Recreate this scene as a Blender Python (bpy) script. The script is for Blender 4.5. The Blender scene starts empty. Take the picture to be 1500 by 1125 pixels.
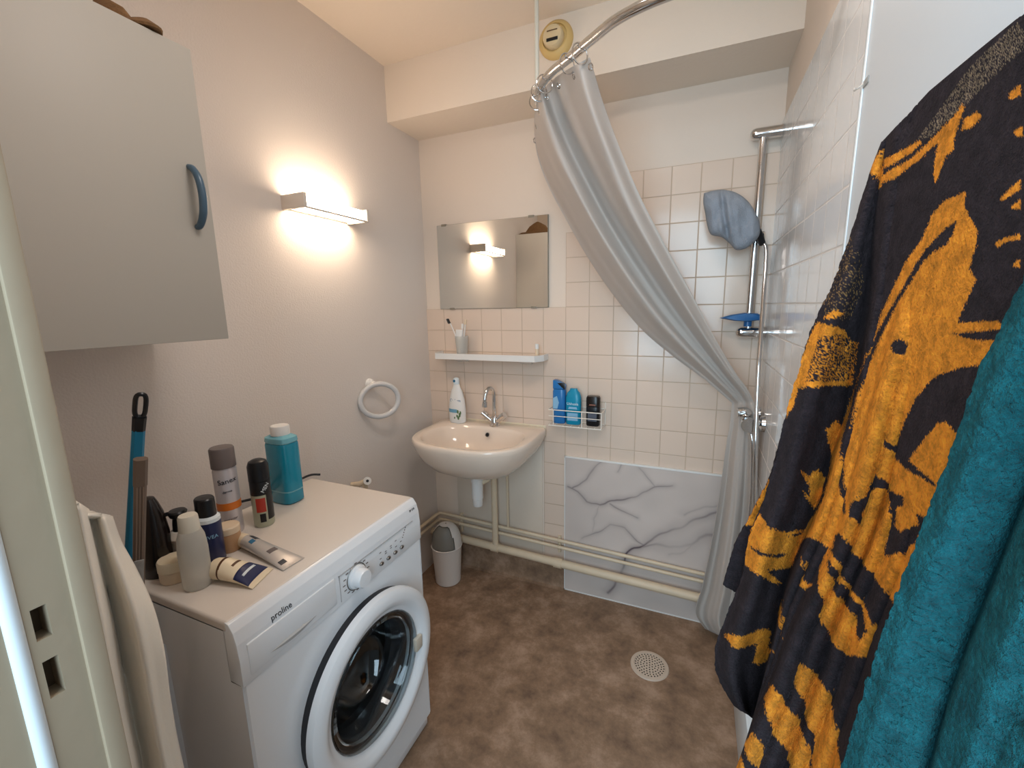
import bpy, bmesh, math, random
import numpy as np
from mathutils import Vector, Matrix, noise
random.seed(7)
rng = np.random.default_rng(7)
SC = bpy.context.scene
COL = SC.collection
PI = math.pi

# ------------------------------------------------------------------ camera
FPX = 628.38                                   # focal length in pixels of the 1500 px wide frame
CAM = np.array([1.3028, -1.9299, 1.4244])
def cam_axes(yaw=0.4046, pitch=0.1775, roll=-0.0182):
    cy, sy = math.cos(yaw), math.sin(yaw); cp, sp = math.cos(pitch), math.sin(pitch); cr, sr = math.cos(roll), math.sin(roll)
    right = np.array([cy, sy, 0.]); f0 = np.array([-sy, cy, 0.]); u0 = np.array([0, 0, 1.])
    fwd = f0*cp - u0*sp; up = u0*cp + f0*sp
    return right*cr + up*sr, up*cr - right*sr, fwd
AX = cam_axes()
cam = bpy.data.cameras.new('camera'); cam_o = bpy.data.objects.new('camera', cam); COL.objects.link(cam_o)
cam.sensor_width = 36; cam.lens = FPX*36/1500; cam.clip_start = 0.02
R_, U_, F_ = AX
cam_o.matrix_world = Matrix(((R_[0], U_[0], -F_[0], CAM[0]), (R_[1], U_[1], -F_[1], CAM[1]), (R_[2], U_[2], -F_[2], CAM[2]), (0, 0, 0, 1)))
SC.camera = cam_o

# ------------------------------------------------------------------ world, lights, exposure
SC.view_settings.view_transform = 'Standard'; SC.view_settings.look = 'None'
SC.view_settings.exposure = 0.0; SC.view_settings.gamma = 1.0; SC.view_settings.use_curve_mapping = False
W = bpy.data.worlds.new('world'); SC.world = W; W.use_nodes = True
W.node_tree.nodes['Background'].inputs[0].default_value = (0.80, 0.92, 1.0, 1)
W.node_tree.nodes['Background'].inputs[1].default_value = 0.2
def area(name, loc, rot, sx, sy, power, col):
    l = bpy.data.lights.new(name, 'AREA'); l.shape = 'RECTANGLE'; l.size = sx; l.size_y = sy; l.energy = power; l.color = col
    o = bpy.data.objects.new(name, l); o.location = loc; o.rotation_euler = rot; COL.objects.link(o); return o
area('hall_daylight', (1.15, -2.8, 1.6), (PI/2, 0, 0), 1.3, 1.6, 48, (0.62, 0.84, 1.0))      # daylight from the hall window behind the door
area('ceiling_fill', (1.05, -1.25, 2.445), (0, 0, 0), 0.35, 0.35, 6.8, (1.0, 0.93, 0.88))         # weak unseen fill light added under the ceiling
LAMP_STRENGTH = 25.0

# ------------------------------------------------------------------ helpers: pixels to places on real surfaces
def ray(u, v):
    d = (u-750)/FPX*AX[0] + (562.5-v)/FPX*AX[1] + AX[2]
    return d
def on_y(u, v, y):
    d = ray(u, v); return CAM + d*(y-CAM[1])/d[1]
def on_x(u, v, x):
    d = ray(u, v); return CAM + d*(x-CAM[0])/d[0]
def on_z(u, v, z):
    d = ray(u, v); return CAM + d*(z-CAM[2])/d[2]

# ------------------------------------------------------------------ materials
def lin(c):
    if isinstance(c, str):
        c = [int(c[i:i+2], 16)/255 for i in (0, 2, 4)]
    return tuple(((x/12.92) if x <= 0.04045 else ((x+0.055)/1.055)**2.4) for x in c[:3]) + (1.0,)
def mat(name, col, rough=0.5, metal=0.0, spec=0.5, coat=0.0, trans=0.0, ior=1.45, sheen=0.0, noise_amt=0.0, noise_scale=20, bump=0.0, bump_scale=200, alpha=1.0, sss=0.0):
    m = bpy.data.materials.new(name); m.use_nodes = True; nt = m.node_tree; b = nt.nodes['Principled BSDF']
    b.inputs['Base Color'].default_value = lin(col); b.inputs['Roughness'].default_value = rough; b.inputs['Metallic'].default_value = metal
    b.inputs['Specular IOR Level'].default_value = spec; b.inputs['Coat Weight'].default_value = coat
    b.inputs['Transmission Weight'].default_value = trans; b.inputs['IOR'].default_value = ior
    b.inputs['Sheen Weight'].default_value = sheen; b.inputs['Alpha'].default_value = alpha
    if noise_amt or bump:
        tc = nt.nodes.new('ShaderNodeTexCoord')
    if noise_amt:
        n = nt.nodes.new('ShaderNodeTexNoise'); n.inputs['Scale'].default_value = noise_scale; n.inputs['Detail'].default_value = 5
        nt.links.new(tc.outputs['Object'], n.inputs['Vector'])
        mx = nt.nodes.new('ShaderNodeMix'); mx.data_type = 'RGBA'
        c = lin(col); mx.inputs[6].default_value = tuple(x*(1-noise_amt) for x in c[:3])+(1,); mx.inputs[7].default_value = tuple(min(1, x*(1+noise_amt)) for x in c[:3])+(1,)
        nt.links.new(n.outputs['Fac'], mx.inputs[0]); nt.links.new(mx.outputs[2], b.inputs['Base Color'])
    if bump:
        n2 = nt.nodes.new('ShaderNodeTexNoise'); n2.inputs['Scale'].default_value = bump_scale; n2.inputs['Detail'].default_value = 3
        nt.links.new(tc.outputs['Object'], n2.inputs['Vector'])
        bp = nt.nodes.new('ShaderNodeBump'); bp.inputs['Strength'].default_value = bump; bp.inputs['Distance'].default_value = 0.004
        nt.links.new(n2.outputs['Fac'], bp.inputs['Height']); nt.links.new(bp.outputs['Normal'], b.inputs['Normal'])
    return m
def emis(name, col, s):
    m = bpy.data.materials.new(name); m.use_nodes = True; b = m.node_tree.nodes['Principled BSDF']
    b.inputs['Base Color'].default_value = (0.8, 0.8, 0.8, 1); b.inputs['Emission Color'].default_value = (*col, 1); b.inputs['Emission Strength'].default_value = s
    return m
def tile_mat(name, ua, off_u, off_v, pitch=0.108, tile='E2CCBA', grout='C6AE98', gw=0.0045, rough=0.16, blank=None):
    """square glazed tiles; ua = 0 for a wall along X, 1 for a wall along Y"""
    m = bpy.data.materials.new(name); m.use_nodes = True; nt = m.node_tree; b = nt.nodes['Principled BSDF']; L = nt.links.new
    tc = nt.nodes.new('ShaderNodeTexCoord'); sp = nt.nodes.new('ShaderNodeSeparateXYZ'); L(tc.outputs['Object'], sp.inputs[0])
    def math_(op, a, bval=None, c=None):
        n = nt.nodes.new('ShaderNodeMath'); n.operation = op
        for i, x in enumerate((a, bval, c)):
            if x is None: continue
            if isinstance(x, (int, float)): n.inputs[i].default_value = x
            else: L(x, n.inputs[i])
        return n.outputs[0]
    dist = []; cell = []
    for s, o in ((sp.outputs[ua], off_u), (sp.outputs[2], off_v)):
        q = math_('DIVIDE', math_('SUBTRACT', s, o), pitch)
        fl = math_('FLOOR', q); fr = math_('SUBTRACT', q, fl)
        d = math_('MINIMUM', fr, math_('SUBTRACT', 1.0, fr)); dist.append(math_('MULTIPLY', d, pitch)); cell.append(fl)
    dm = math_('MINIMUM', dist[0], dist[1])
    mr = nt.nodes.new('ShaderNodeMapRange'); mr.interpolation_type = 'SMOOTHSTEP'
    mr.inputs['From Min'].default_value = gw*0.25; mr.inputs['From Max'].default_value = gw*0.75; L(dm, mr.inputs['Value'])
    cb = nt.nodes.new('ShaderNodeCombineXYZ'); L(cell[0], cb.inputs[0]); L(cell[1], cb.inputs[1])
    wn = nt.nodes.new('ShaderNodeTexWhiteNoise'); L(cb.outputs[0], wn.inputs['Vector'])
    tcol = nt.nodes.new('ShaderNodeMix'); tcol.data_type = 'RGBA'; c = lin(tile)
    tcol.inputs[6].default_value = tuple(x*0.965 for x in c[:3])+(1,); tcol.inputs[7].default_value = c; L(wn.outputs['Value'], tcol.inputs[0])
    ns = nt.nodes.new('ShaderNodeTexNoise'); ns.inputs['Scale'].default_value = 3.5; L(tc.outputs['Object'], ns.inputs['Vector'])
    gcol = nt.nodes.new('ShaderNodeMix'); gcol.data_type = 'RGBA'; g = lin(grout)
    gcol.inputs[6].default_value = tuple(x*0.8 for x in g[:3])+(1,); gcol.inputs[7].default_value = tuple(min(1, x*1.2) for x in g[:3])+(1,); L(ns.outputs['Fac'], gcol.inputs[0])
    mx = nt.nodes.new('ShaderNodeMix'); mx.data_type = 'RGBA'; L(mr.outputs[0], mx.inputs[0]); L(gcol.outputs[2], mx.inputs[6]); L(tcol.outputs[2], mx.inputs[7])
    L(mx.outputs[2], b.inputs['Base Color'])
    rr = nt.nodes.new('ShaderNodeMapRange'); rr.inputs['To Min'].default_value = 0.8; rr.inputs['To Max'].default_value = rough; L(mr.outputs[0], rr.inputs['Value']); L(rr.outputs[0], b.inputs['Roughness'])
    n3 = nt.nodes.new('ShaderNodeTexNoise'); n3.inputs['Scale'].default_value = 9; n3.inputs['Detail'].default_value = 1; L(tc.outputs['Object'], n3.inputs['Vector'])
    hh = math_('ADD', math_('MULTIPLY', mr.outputs[0], 1.0), math_('MULTIPLY', n3.outputs['Fac'], 1.2))
    hh = math_('ADD', hh, math_('MULTIPLY', wn.outputs['Value'], 0.0))
    bp = nt.nodes.new('ShaderNodeBump'); bp.inputs['Strength'].default_value = 0.5; bp.inputs['Distance'].default_value = 0.0015; L(hh, bp.inputs['Height']); L(bp.outputs[0], b.inputs['Normal'])
    return m

M_PLASTER = mat('plaster_white', 'E4DAD2', 0.85, spec=0.25, bump=0.22, bump_scale=170)
M_PAINT = mat('paint_white', 'E4D4C5', 0.8, spec=0.25, bump=0.12, bump_scale=60)
M_CEIL = mat('ceiling_white', 'EADBCB', 0.85, spec=0.2, bump=0.15, bump_scale=60)
M_FRAME = mat('frame_gloss_paint', 'A5937C', 0.38, bump=0.15, bump_scale=35, noise_amt=0.03, noise_scale=8)
M_DOOR = mat('door_white_paint', 'CDD4DA', 0.4, bump=0.05, bump_scale=40)
M_TILE_B = tile_mat('glazed_tile_back', 0, 0.104, 1.42, gw=0.0038)
M_TILE_R = tile_mat('glazed_tile_right', 1, 0.0, 1.42, tile='E4E4E4', grout='DAD6D2', rough=0.12, gw=0.004)
M_PANEL = mat('board_grey_white', 'DCCDBC', 0.45, noise_amt=0.04, noise_scale=5)
M_WHITE = mat('white_plastic', 'E9E6E2', 0.35)
M_ENAMEL = mat('white_enamel', 'F0F4F8', 0.22, coat=0.2)
M_ENAMEL_TOP = mat('white_laminate', 'E0D6CC', 0.35)
M_CERAMIC = mat('sink_ceramic', 'EEDCCB', 0.12, coat=0.5)
M_CHROME = mat('chrome', 'D9D9D9', 0.10, metal=1.0)
M_STEEL = mat('brushed_steel', '8F8C88', 0.3, metal=1.0)
M_CREAM_PIPE = mat('painted_pipe', 'DCC8AC', 0.45, noise_amt=0.10, noise_scale=14)
M_CABINET_SHADED = mat('cabinet_white_shaded', 'B9B4AB', 0.5)  # white cabinet door; weaker light on its front put into the grey
M_HANDLE = mat('blue_grey_plastic', '4A6478', 0.3)
M_BLACK = mat('black_plastic', '15161A', 0.3)
M_DARKGREY = mat('dark_rubber', '26262A', 0.5)
M_DRUM = mat('drum_steel', '6F7072', 0.28, metal=1.0)
M_GLASS = mat('door_glass', 'E8EEF0', 0.02, trans=1.0, ior=1.45)
M_MIRROR = mat('mirror_silver', 'E4E4E0', 0.0, metal=1.0)
M_MIRROR_EDGE = mat('mirror_edge', '8E8474', 0.4)
M_GREYLID = mat('grey_lid', '7E7C76', 0.45)
M_BIN = mat('bin_white', 'E3DDD8', 0.45)
M_NAVY = mat('navy_plastic', '222B55', 0.3)
M_CREAM = mat('cream_plastic', 'E9D9BC', 0.35)
M_BROWN = mat('dark_brown', '5B3A22', 0.5)
M_DARKBROWN = mat('brown_black_bottle', '1D1512', 0.25)
M_TEAL_LIQ = mat('blue_lotion', '1790AE', 0.08, trans=0.12, ior=1.33, coat=0.6)
M_TEAL_TOP = mat('clear_blue_plastic', '8AD0E0', 0.06, trans=0.3, ior=1.2, coat=0.5)
M_SILVER = mat('silver_tube', 'C9C3BE', 0.28, metal=0.35)
M_SPRAY = mat('spray_can', 'CFC9CC', 0.3, metal=0.3)
M_ORANGE = mat('orange_label', 'D9772A', 0.4)
M_GREYCAP = mat('grey_cap', '6E6462', 0.4)
M_BEIGE = mat('beige_jar', 'E3CDB0', 0.35)
M_SKINJAR = mat('tan_jar', 'C99F78', 0.3, trans=0.15)
M_RED = mat('red_label', 'B23A2C', 0.4)
M_GREENISH = mat('pale_green_can', 'B4B8A2', 0.35, metal=0.2)
M_CLEAR = mat('clear_plastic', 'EDEAE4', 0.12, trans=0.6, ior=1.15)
M_BLUEH = mat('blue_handle', '1C7FA6', 0.35)
M_TAUPE = mat('taupe_plastic', '6F5E52', 0.45)
M_BLUEBOT = mat('blue_bottle', '2A74B4', 0.25)
M_TEALBOT = mat('teal_bottle', '0E8BAE', 0.25)
M_LABELW = mat('label_white', 'DDE6EA', 0.4)
M_LABELB = mat('label_pale_blue', '8AB8D6', 0.4)
M_INK = mat('ink_grey', '3C3E45', 0.5)
M_INKB = mat('ink_blue', '2F6E92', 0.5)
M_GREENLEAF = mat('leaf_green', '5E7A4C', 0.5)
M_STRAW = mat('straw', '80603F', 0.75, noise_amt=0.35, noise_scale=90, bump=0.6, bump_scale=160)
M_SPONGE = mat('grey_terry', '9499A2', 0.95, sheen=0.1, noise_amt=0.12, noise_scale=60, bump=0.8, bump_scale=320)
M_CLOTHW = mat('white_cotton', 'EEE6D8', 0.9, sheen=0.2, bump=0.15, bump_scale=300)
M_VENT = mat('yellowed_plastic', 'D9B878', 0.5)
M_VENT2 = mat('yellowed_plastic_pale', 'DFC9A0', 0.5)
M_BLUEPL = mat('blue_plastic', '1C5C94', 0.3)
M_WIRE = mat('white_coated_wire', 'EDE4D8', 0.4)
M_DRAIN = mat('drain_plastic', 'C9B6A4', 0.45)
M_HOLE = mat('dark_wood_hole', '5A4A38', 0.8)
M_LAMPBODY = mat('lamp_white', 'DDD2C6', 0.45)
M_TUBE = emis('lamp_tube_glow', (1.0, 0.79, 0.58), LAMP_STRENGTH)

def marble_mat():
    m = bpy.data.materials.new('marble_print'); m.use_nodes = True; nt = m.node_tree; b = nt.nodes['Principled BSDF']
    a = nt.nodes.new('ShaderNodeAttribute'); a.attribute_name = 'veins'; nt.links.new(a.outputs['Color'], b.inputs['Base Color']); b.inputs['Roughness'].default_value = 0.3
    return m
M_MARBLE = marble_mat()
def floor_mat():
    m = bpy.data.materials.new('mottled_lino'); m.use_nodes = True; nt = m.node_tree; b = nt.nodes['Principled BSDF']; L = nt.links.new
    tc = nt.nodes.new('ShaderNodeTexCoord')
    n = nt.nodes.new('ShaderNodeTexNoise'); n.inputs['Scale'].default_value = 8; n.inputs['Detail'].default_value = 10; n.inputs['Roughness'].default_value = 0.72; n.inputs['Distortion'].default_value = 0.0; L(tc.outputs['Object'], n.inputs['Vector'])
    r = nt.nodes.new('ShaderNodeValToRGB'); cr = r.color_ramp
    cr.elements[0].position = 0.32; cr.elements[0].color = lin('6C5545'); cr.elements[1].position = 0.70; cr.elements[1].color = lin('B4967F')
    e = cr.elements.new(0.5); e.color = lin('8F735C'); L(n.outputs['Fac'], r.inputs[0]); L(r.outputs[0], b.inputs['Base Color'])
    n2 = nt.nodes.new('ShaderNodeTexNoise'); n2.inputs['Scale'].default_value = 160; L(tc.outputs['Object'], n2.inputs['Vector'])
    bp = nt.nodes.new('ShaderNodeBump'); bp.inputs['Strength'].default_value = 0.25; bp.inputs['Distance'].default_value = 0.002; L(n2.outputs['Fac'], bp.inputs['Height']); L(bp.outputs[0], b.inputs['Normal'])
    b.inputs['Roughness'].default_value = 0.55; b.inputs['Specular IOR Level'].default_value = 0.3
    return m
M_FLOOR = floor_mat()
def curtain_mat():
    m = bpy.data.materials.new('curtain_fabric'); m.use_nodes = True; nt = m.node_tree; b = nt.nodes['Principled BSDF']; L = nt.links.new
    b.inputs['Base Color'].default_value = lin('D3C8BF'); b.inputs['Roughness'].default_value = 0.75; b.inputs['Sheen Weight'].default_value = 0.2
    tr = nt.nodes.new('ShaderNodeBsdfTranslucent'); tr.inputs[0].default_value = lin('B4B2AC')
    ms = nt.nodes.new('ShaderNodeMixShader'); ms.inputs[0].default_value = 0.28
    out = nt.nodes['Material Output']; L(b.outputs[0], ms.inputs[1]); L(tr.outputs[0], ms.inputs[2]); L(ms.outputs[0], out.inputs[0])
    return m
M_CURTAIN = curtain_mat()
def terry_mat(name, attr=None, col=None):
    m = bpy.data.materials.new(name); m.use_nodes = True; nt = m.node_tree; b = nt.nodes['Principled BSDF']; L = nt.links.new
    tc = nt.nodes.new('ShaderNodeTexCoord')
    n = nt.nodes.new('ShaderNodeTexNoise'); n.inputs['Scale'].default_value = 300; n.inputs['Detail'].default_value = 4; n.inputs['Roughness'].default_value = 0.7; L(tc.outputs['Object'], n.inputs['Vector'])
    n2 = nt.nodes.new('ShaderNodeTexNoise'); n2.inputs['Scale'].default_value = 60; n2.inputs['Detail'].default_value = 3; L(tc.outputs['Object'], n2.inputs['Vector'])
    ad = nt.nodes.new('ShaderNodeMath'); ad.operation = 'MULTIPLY'; L(n.outputs['Fac'], ad.inputs[0]); L(n2.outputs['Fac'], ad.inputs[1])
    mr = nt.nodes.new('ShaderNodeMapRange'); mr.inputs['From Min'].default_value = 0.12; mr.inputs['From Max'].default_value = 0.40; mr.inputs['To Min'].default_value = 0.62; mr.inputs['To Max'].default_value = 1.42; L(ad.outputs[0], mr.inputs['Value'])
    vm = nt.nodes.new('ShaderNodeVectorMath'); vm.operation = 'SCALE'
    if attr:
        a = nt.nodes.new('ShaderNodeAttribute'); a.attribute_name = attr; L(a.outputs['Color'], vm.inputs[0])
    else:
        vm.inputs[0].default_value = lin(col)[:3]
    L(mr.outputs[0], vm.inputs['Scale']); L(vm.outputs[0], b.inputs['Base Color'])
    b.inputs['Roughness'].default_value = 0.95; b.inputs['Specular IOR Level'].default_value = 0.05; b.inputs['Sheen Weight'].default_value = 0.04; b.inputs['Sheen Roughness'].default_value = 0.5
    bp = nt.nodes.new('ShaderNodeBump'); bp.inputs['Strength'].default_value = 1.0; bp.inputs['Distance'].default_value = 0.007; L(n.outputs['Fac'], bp.inputs['Height']); L(bp.outputs[0], b.inputs['Normal'])
    return m
M_TERRY = terry_mat('jacquard_terry', attr='pile')
M_TEAL = terry_mat('teal_terry', col='1A6068')

# ------------------------------------------------------------------ mesh helpers
def root_loc(o):
    v = Vector((0, 0, 0))
    while o is not None:
        v += o.location; o = o.parent
    return v
def finish(name, me, m, parent, angle=35):
    for p in me.polygons: p.use_smooth = True
    me.set_sharp_from_angle(angle=math.radians(angle))
    if m: me.materials.append(m)
    o = bpy.data.objects.new(name, me); COL.objects.link(o)
    if parent is not None: o.parent = parent
    return o
def obj(name, bm, m, parent=None, world=True, angle=35):
    """one mesh object; world coordinates are brought into the parent's frame"""
    if parent is not None and world:
        bmesh.ops.translate(bm, verts=bm.verts, vec=-root_loc(parent))
    bmesh.ops.recalc_face_normals(bm, faces=bm.faces)
    me = bpy.data.meshes.new(name); bm.to_mesh(me); bm.free()
    return finish(name, me, m, parent, angle)
def thing(name, label, cat, loc, group=None):
    o = bpy.data.objects.new(name, None); o.empty_display_size = 0.05; COL.objects.link(o); o.location = loc
    o['label'] = label; o['category'] = cat; o['kind'] = 'thing'
    if group: o['group'] = group
    return o
def tag(o, label, cat, group=None):
    o['label'] = label; o['category'] = cat; o['kind'] = 'thing'
    if group: o['group'] = group
    return o
def struct(o, label=None):
    o['kind'] = 'structure'
    if label: o['label'] = label
    return o
def B(): return bmesh.new()
def box(bm, x0, x1, y0, y1, z0, z1, bev=0.0, seg=2):
    r = bmesh.ops.create_cube(bm, size=1.0); vs = r['verts']
    for v in vs:
        v.co = Vector(((x0+x1)/2+v.co.x*(x1-x0), (y0+y1)/2+v.co.y*(y1-y0), (z0+z1)/2+v.co.z*(z1-z0)))
    if bev > 0:
        es = list({e for v in vs for e in v.link_edges})
        bmesh.ops.bevel(bm, geom=es, offset=bev, segments=seg, affect='EDGES', profile=0.5)
    return bm
def loft(bm, rings, cap0=True, cap1=True, closed=True):
    R = [[bm.verts.new(p) for p in r] for r in rings]
    n = len(R[0])
    for a, b in zip(R, R[1:]):
        for i in range(n if closed else n-1):
            j = (i+1) % n
            bm.faces.new((a[i], a[j], b[j], b[i]))
    if cap0: bm.faces.new(R[0][::-1])
    if cap1: bm.faces.new(R[-1])
    return bm
def lathe(bm, prof, c=(0, 0, 0), seg=40, sx=1.0, sy=1.0, axis='z', rot=0.0):
    """prof: list of (r, h); closed with caps when r = 0 is reached by tiny rings"""
    rings = []
    for r, h in prof:
        r = max(r, 1e-5); ring = []
        for i in range(seg):
            a = 2*PI*i/seg
            x, y = r*sx*math.cos(a), r*sy*math.sin(a)
            if rot: x, y = x*math.cos(rot)-y*math.sin(rot), x*math.sin(rot)+y*math.cos(rot)
            p = (x, y, h) if axis == 'z' else ((h, x, y) if axis == 'x' else (y, h, x))
            ring.append((p[0]+c[0], p[1]+c[1], p[2]+c[2]))
        rings.append(ring)
    return loft(bm, rings)
def catmull(pts, n=12):
    P = [Vector(p) for p in pts]
    if len(P) < 3: return P
    P = [P[0]*2-P[1]] + P + [P[-1]*2-P[-2]]
    out = []
    for i in range(1, len(P)-2):
        for k in range(n):
            t = k/n; a, b, c, d = P[i-1], P[i], P[i+1], P[i+2]
            out.append(0.5*((2*b)+(c-a)*t+(2*a-5*b+4*c-d)*t*t+(3*b-a-3*c+d)*t**3))
    out.append(P[-2]); return out
def tube(bm, pts, r, seg=12, smooth=True, n=10, closed=False, cap=True):
    P = catmull(pts, n) if smooth else [Vector(p) for p in pts]
    rr = r if callable(r) else (lambda t: r)
    T = [((P[min(i+1, len(P)-1)]-P[max(i-1, 0)]).normalized()) for i in range(len(P))]
    if closed: 
        T[0] = T[-1] = (P[1]-P[-2]).normalized()
    up = Vector((0, 0, 1)) if abs(T[0].z) < 0.9 else Vector((1, 0, 0))
    nrm = T[0].cross(up).normalized(); rings = []
    for i, p in enumerate(P):
        nrm = (nrm - T[i]*nrm.dot(T[i])).normalized(); bn = T[i].cross(nrm)
        q = rr(i/(len(P)-1))
        rings.append([p+q*(math.cos(2*PI*k/seg)*nrm+math.sin(2*PI*k/seg)*bn) for k in range(seg)])
    return loft(bm, rings, cap, cap)
def torus(bm, c, R, r, normal=(0, 0, 1), seg=40, ms=10, sx=1, sy=1):
    nz = Vector(normal).normalized(); ux = nz.cross(Vector((0, 0, 1)) if abs(nz.z) < 0.9 else Vector((1, 0, 0))).normalized(); uy = nz.cross(ux)
    V = []
    for i in range(seg):
        a = 2*PI*i/seg; d = ux*math.cos(a)*sx+uy*math.sin(a)*sy; ring = []
        for k in range(ms):
            b = 2*PI*k/ms
            ring.append(bm.verts.new(Vector(c)+d*R+(d.normalized()*math.cos(b)+nz*math.sin(b))*r))
        V.append(ring)
    for i in range(seg):
        for k in range(ms):
            bm.faces.new((V[i][k], V[(i+1) % seg][k], V[(i+1) % seg][(k+1) % ms], V[i][(k+1) % ms]))
    return bm
def prism(bm, poly, axis, a0, a1, bev=0.0):
    """poly of 2-D points extruded along an axis: 'x' -> (y,z), 'y' -> (x,z), 'z' -> (x,y)"""
    def P(p, h): return (h, p[0], p[1]) if axis == 'x' else ((p[0], h, p[1]) if axis == 'y' else (p[0], p[1], h))
    v0 = [bm.verts.new(P(p, a0)) for p in poly]; v1 = [bm.verts.new(P(p, a1)) for p in poly]; n = len(poly); fs = []
    for i in range(n): fs.append(bm.faces.new((v0[i], v0[(i+1) % n], v1[(i+1) % n], v1[i])))
    fs.append(bm.faces.new(v0[::-1])); fs.append(bm.faces.new(v1))
    if bev:
        es = list({e for f in fs for e in f.edges})
        bmesh.ops.bevel(bm, geom=es, offset=bev, segments=2, affect='EDGES', profile=0.5)
    return bm
def text_bm(body, size, mapper, depth=0.0004, cuts=0):
    cu = bpy.data.curves.new('lettering', 'FONT'); cu.body = body; cu.size = size; cu.align_x = 'CENTER'; cu.align_y = 'CENTER'; cu.extrude = depth; cu.resolution_u = 3
    o = bpy.data.objects.new('lettering', cu); COL.objects.link(o)
    dg = bpy.context.evaluated_depsgraph_get(); me = bpy.data.meshes.new_from_object(o.evaluated_get(dg))
    bm = B(); bm.from_mesh(me)
    bpy.data.objects.remove(o); bpy.data.curves.remove(cu); bpy.data.meshes.remove(me)
    for v in bm.verts: v.co = Vector(mapper(v.co.x, v.co.y, v.co.z))
    return bm
def cyl_map(c, r, ang, z, tilt=0.0):
    """wrap flat lettering round a standing cylinder of radius r, centred on direction ang"""
    def f(x, y, d):
        ct, st = math.cos(tilt), math.sin(tilt); x, y = x*ct-y*st, x*st+y*ct
        a = ang + x/r; q = r+0.0006+d
        return (c[0]+q*math.cos(a), c[1]+q*math.sin(a), z+y)
    return f
def patch(bm, c, r, a0, a1, z0, z1, seg=16, rx=1.0, ry=1.0, off=0.0006):
    """thin label bent round a standing cylinder"""
    for (q) in (0,):
        V = []
        for i in range(seg+1):
            a = a0+(a1-a0)*i/seg
            col = []
            for rr, z in ((r, z0), (r+off, z0), (r+off, z1), (r, z1)):
                col.append(bm.verts.new((c[0]+rr*rx*math.cos(a), c[1]+rr*ry*math.sin(a), z)))
            V.append(col)
        for i in range(seg):
            for k in range(4):
                bm.faces.new((V[i][k], V[i+1][k], V[i+1][(k+1) % 4], V[i][(k+1) % 4]))
        bm.faces.new(V[0]); bm.faces.new(V[-1][::-1])
    return bm
def cam_ang(c):
    return math.atan2(CAM[1]-c[1], CAM[0]-c[0])

# ------------------------------------------------------------------ the room
RX, ZC = 1.556, 2.46
FY0, FY1 = -1.85, -1.755                        # the wall with the doorway
struct(obj('floor', box(B(), -0.1, RX+0.1, -3.6, 0.1, -0.08, 0), M_FLOOR))
struct(obj('ceiling', box(B(), -0.1, RX+0.1, FY0, 0.1, ZC, ZC+0.1), M_CEIL))
struct(obj('wall_left', box(B(), -0.1, 0, FY0, 0.1, 0, ZC), M_PLASTER))
struct(obj('wall_back', box(B(), 0, RX, 0, 0.1, 0, ZC), M_PAINT))
struct(obj('wall_right', box(B(), RX, RX+0.1, FY0, 0.1, 0, ZC), M_PAINT))
bm = B(); box(bm, 0, 0.74, FY0, FY1, 0, ZC); box(bm, 0.74, RX, FY0, FY1, 2.10, ZC)
struct(obj('wall_front', bm, M_PAINT))
struct(obj('ceiling_soffit', box(B(), 0, RX, -0.234, 0, 2.236, ZC), M_CEIL))
bm = B()
box(bm, 0, RX, -0.006, 0, 0.772, 1.42); box(bm, 0.644, RX, -0.006, 0, 0.0, 0.772)
box(bm, 0.752, 0.968, -0.006, 0, 1.42, 1.744); box(bm, 0.968, RX, -0.006, 0, 1.42, 1.96)
struct(obj('wall_back_tiles', bm, M_TILE_B))
struct(obj('wall_right_tiles', box(B(), RX-0.006, RX, -1.0, -0.006, 0, 2.06), M_TILE_R))
struct(obj('wall_back_board', box(B(), 0.14, 0.634, -0.005, 0, 0.125, 0.765, 0.001), M_PANEL))
bm = B(); prism(bm, [(0, 0.0), (-0.035, 0.0), (-0.020, 0.006), (-0.012, 0.02), (-0.010, 0.125), (0, 0.125)], 'x', 0.0, 0.752)
struct(obj('baseboard_back', bm, M_FLOOR))
# printed marble board leaning flat on the tiles
mb = thing('marble_panel', 'white marble-look panel with grey veins on the lower back wall behind the pipes', 'panel', (1.10, -0.014, 0))
VEINS = [([(890,868),(900,858),(906,846),(920,812),(940,800),(957,787),(980,777),(1007,765),(1033,757),(1060,745)], 0.011, 0.95), ([(940,800),(960,798),(980,802),(1010,797),(1023,790),(1060,785)], 0.012, 0.55),
 ([(1012,797),(1000,806),(978,811)], 0.007, 0.4), ([(850,788),(870,780),(893,770),(913,773),(933,790),(945,797)], 0.006, 0.6), ([(833,713),(847,720),(860,737),(880,742),(900,735),(923,730),(940,723),(960,715),(985,712)], 0.007, 0.6),
 ([(897,740),(923,752),(935,756)], 0.006, 0.45), ([(840,716),(847,710),(863,697),(873,683),(883,674)], 0.006, 0.6), ([(904,690),(907,685),(913,674)], 0.005, 0.5), ([(936,688),(943,693),(953,703),(960,713)], 0.005, 0.4),
 ([(1000,752),(1017,745),(1060,738)], 0.008, 0.5), ([(832,800),(845,792),(855,785)], 0.005, 0.3), ([(880,742),(870,760),(868,778)], 0.004, 0.25)]
gx, gz = np.meshgrid(np.linspace(0.757, 1.545, 380), np.linspace(0.006, 0.706, 340))
nzv = np.array([[(noise.noise(Vector((a*7, b*7, 0.3))), noise.noise(Vector((a*22, b*22, 4.1))), noise.noise(Vector((a*9, b*9, 8.7)))) for a, b in zip(ra, rb)] for ra, rb in zip(gx, gz)])
px_, pz_ = gx+0.016*nzv[..., 0]+0.006*nzv[..., 1], gz+0.016*nzv[..., 2]-0.006*nzv[..., 1]
vein = np.zeros_like(gx)
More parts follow.
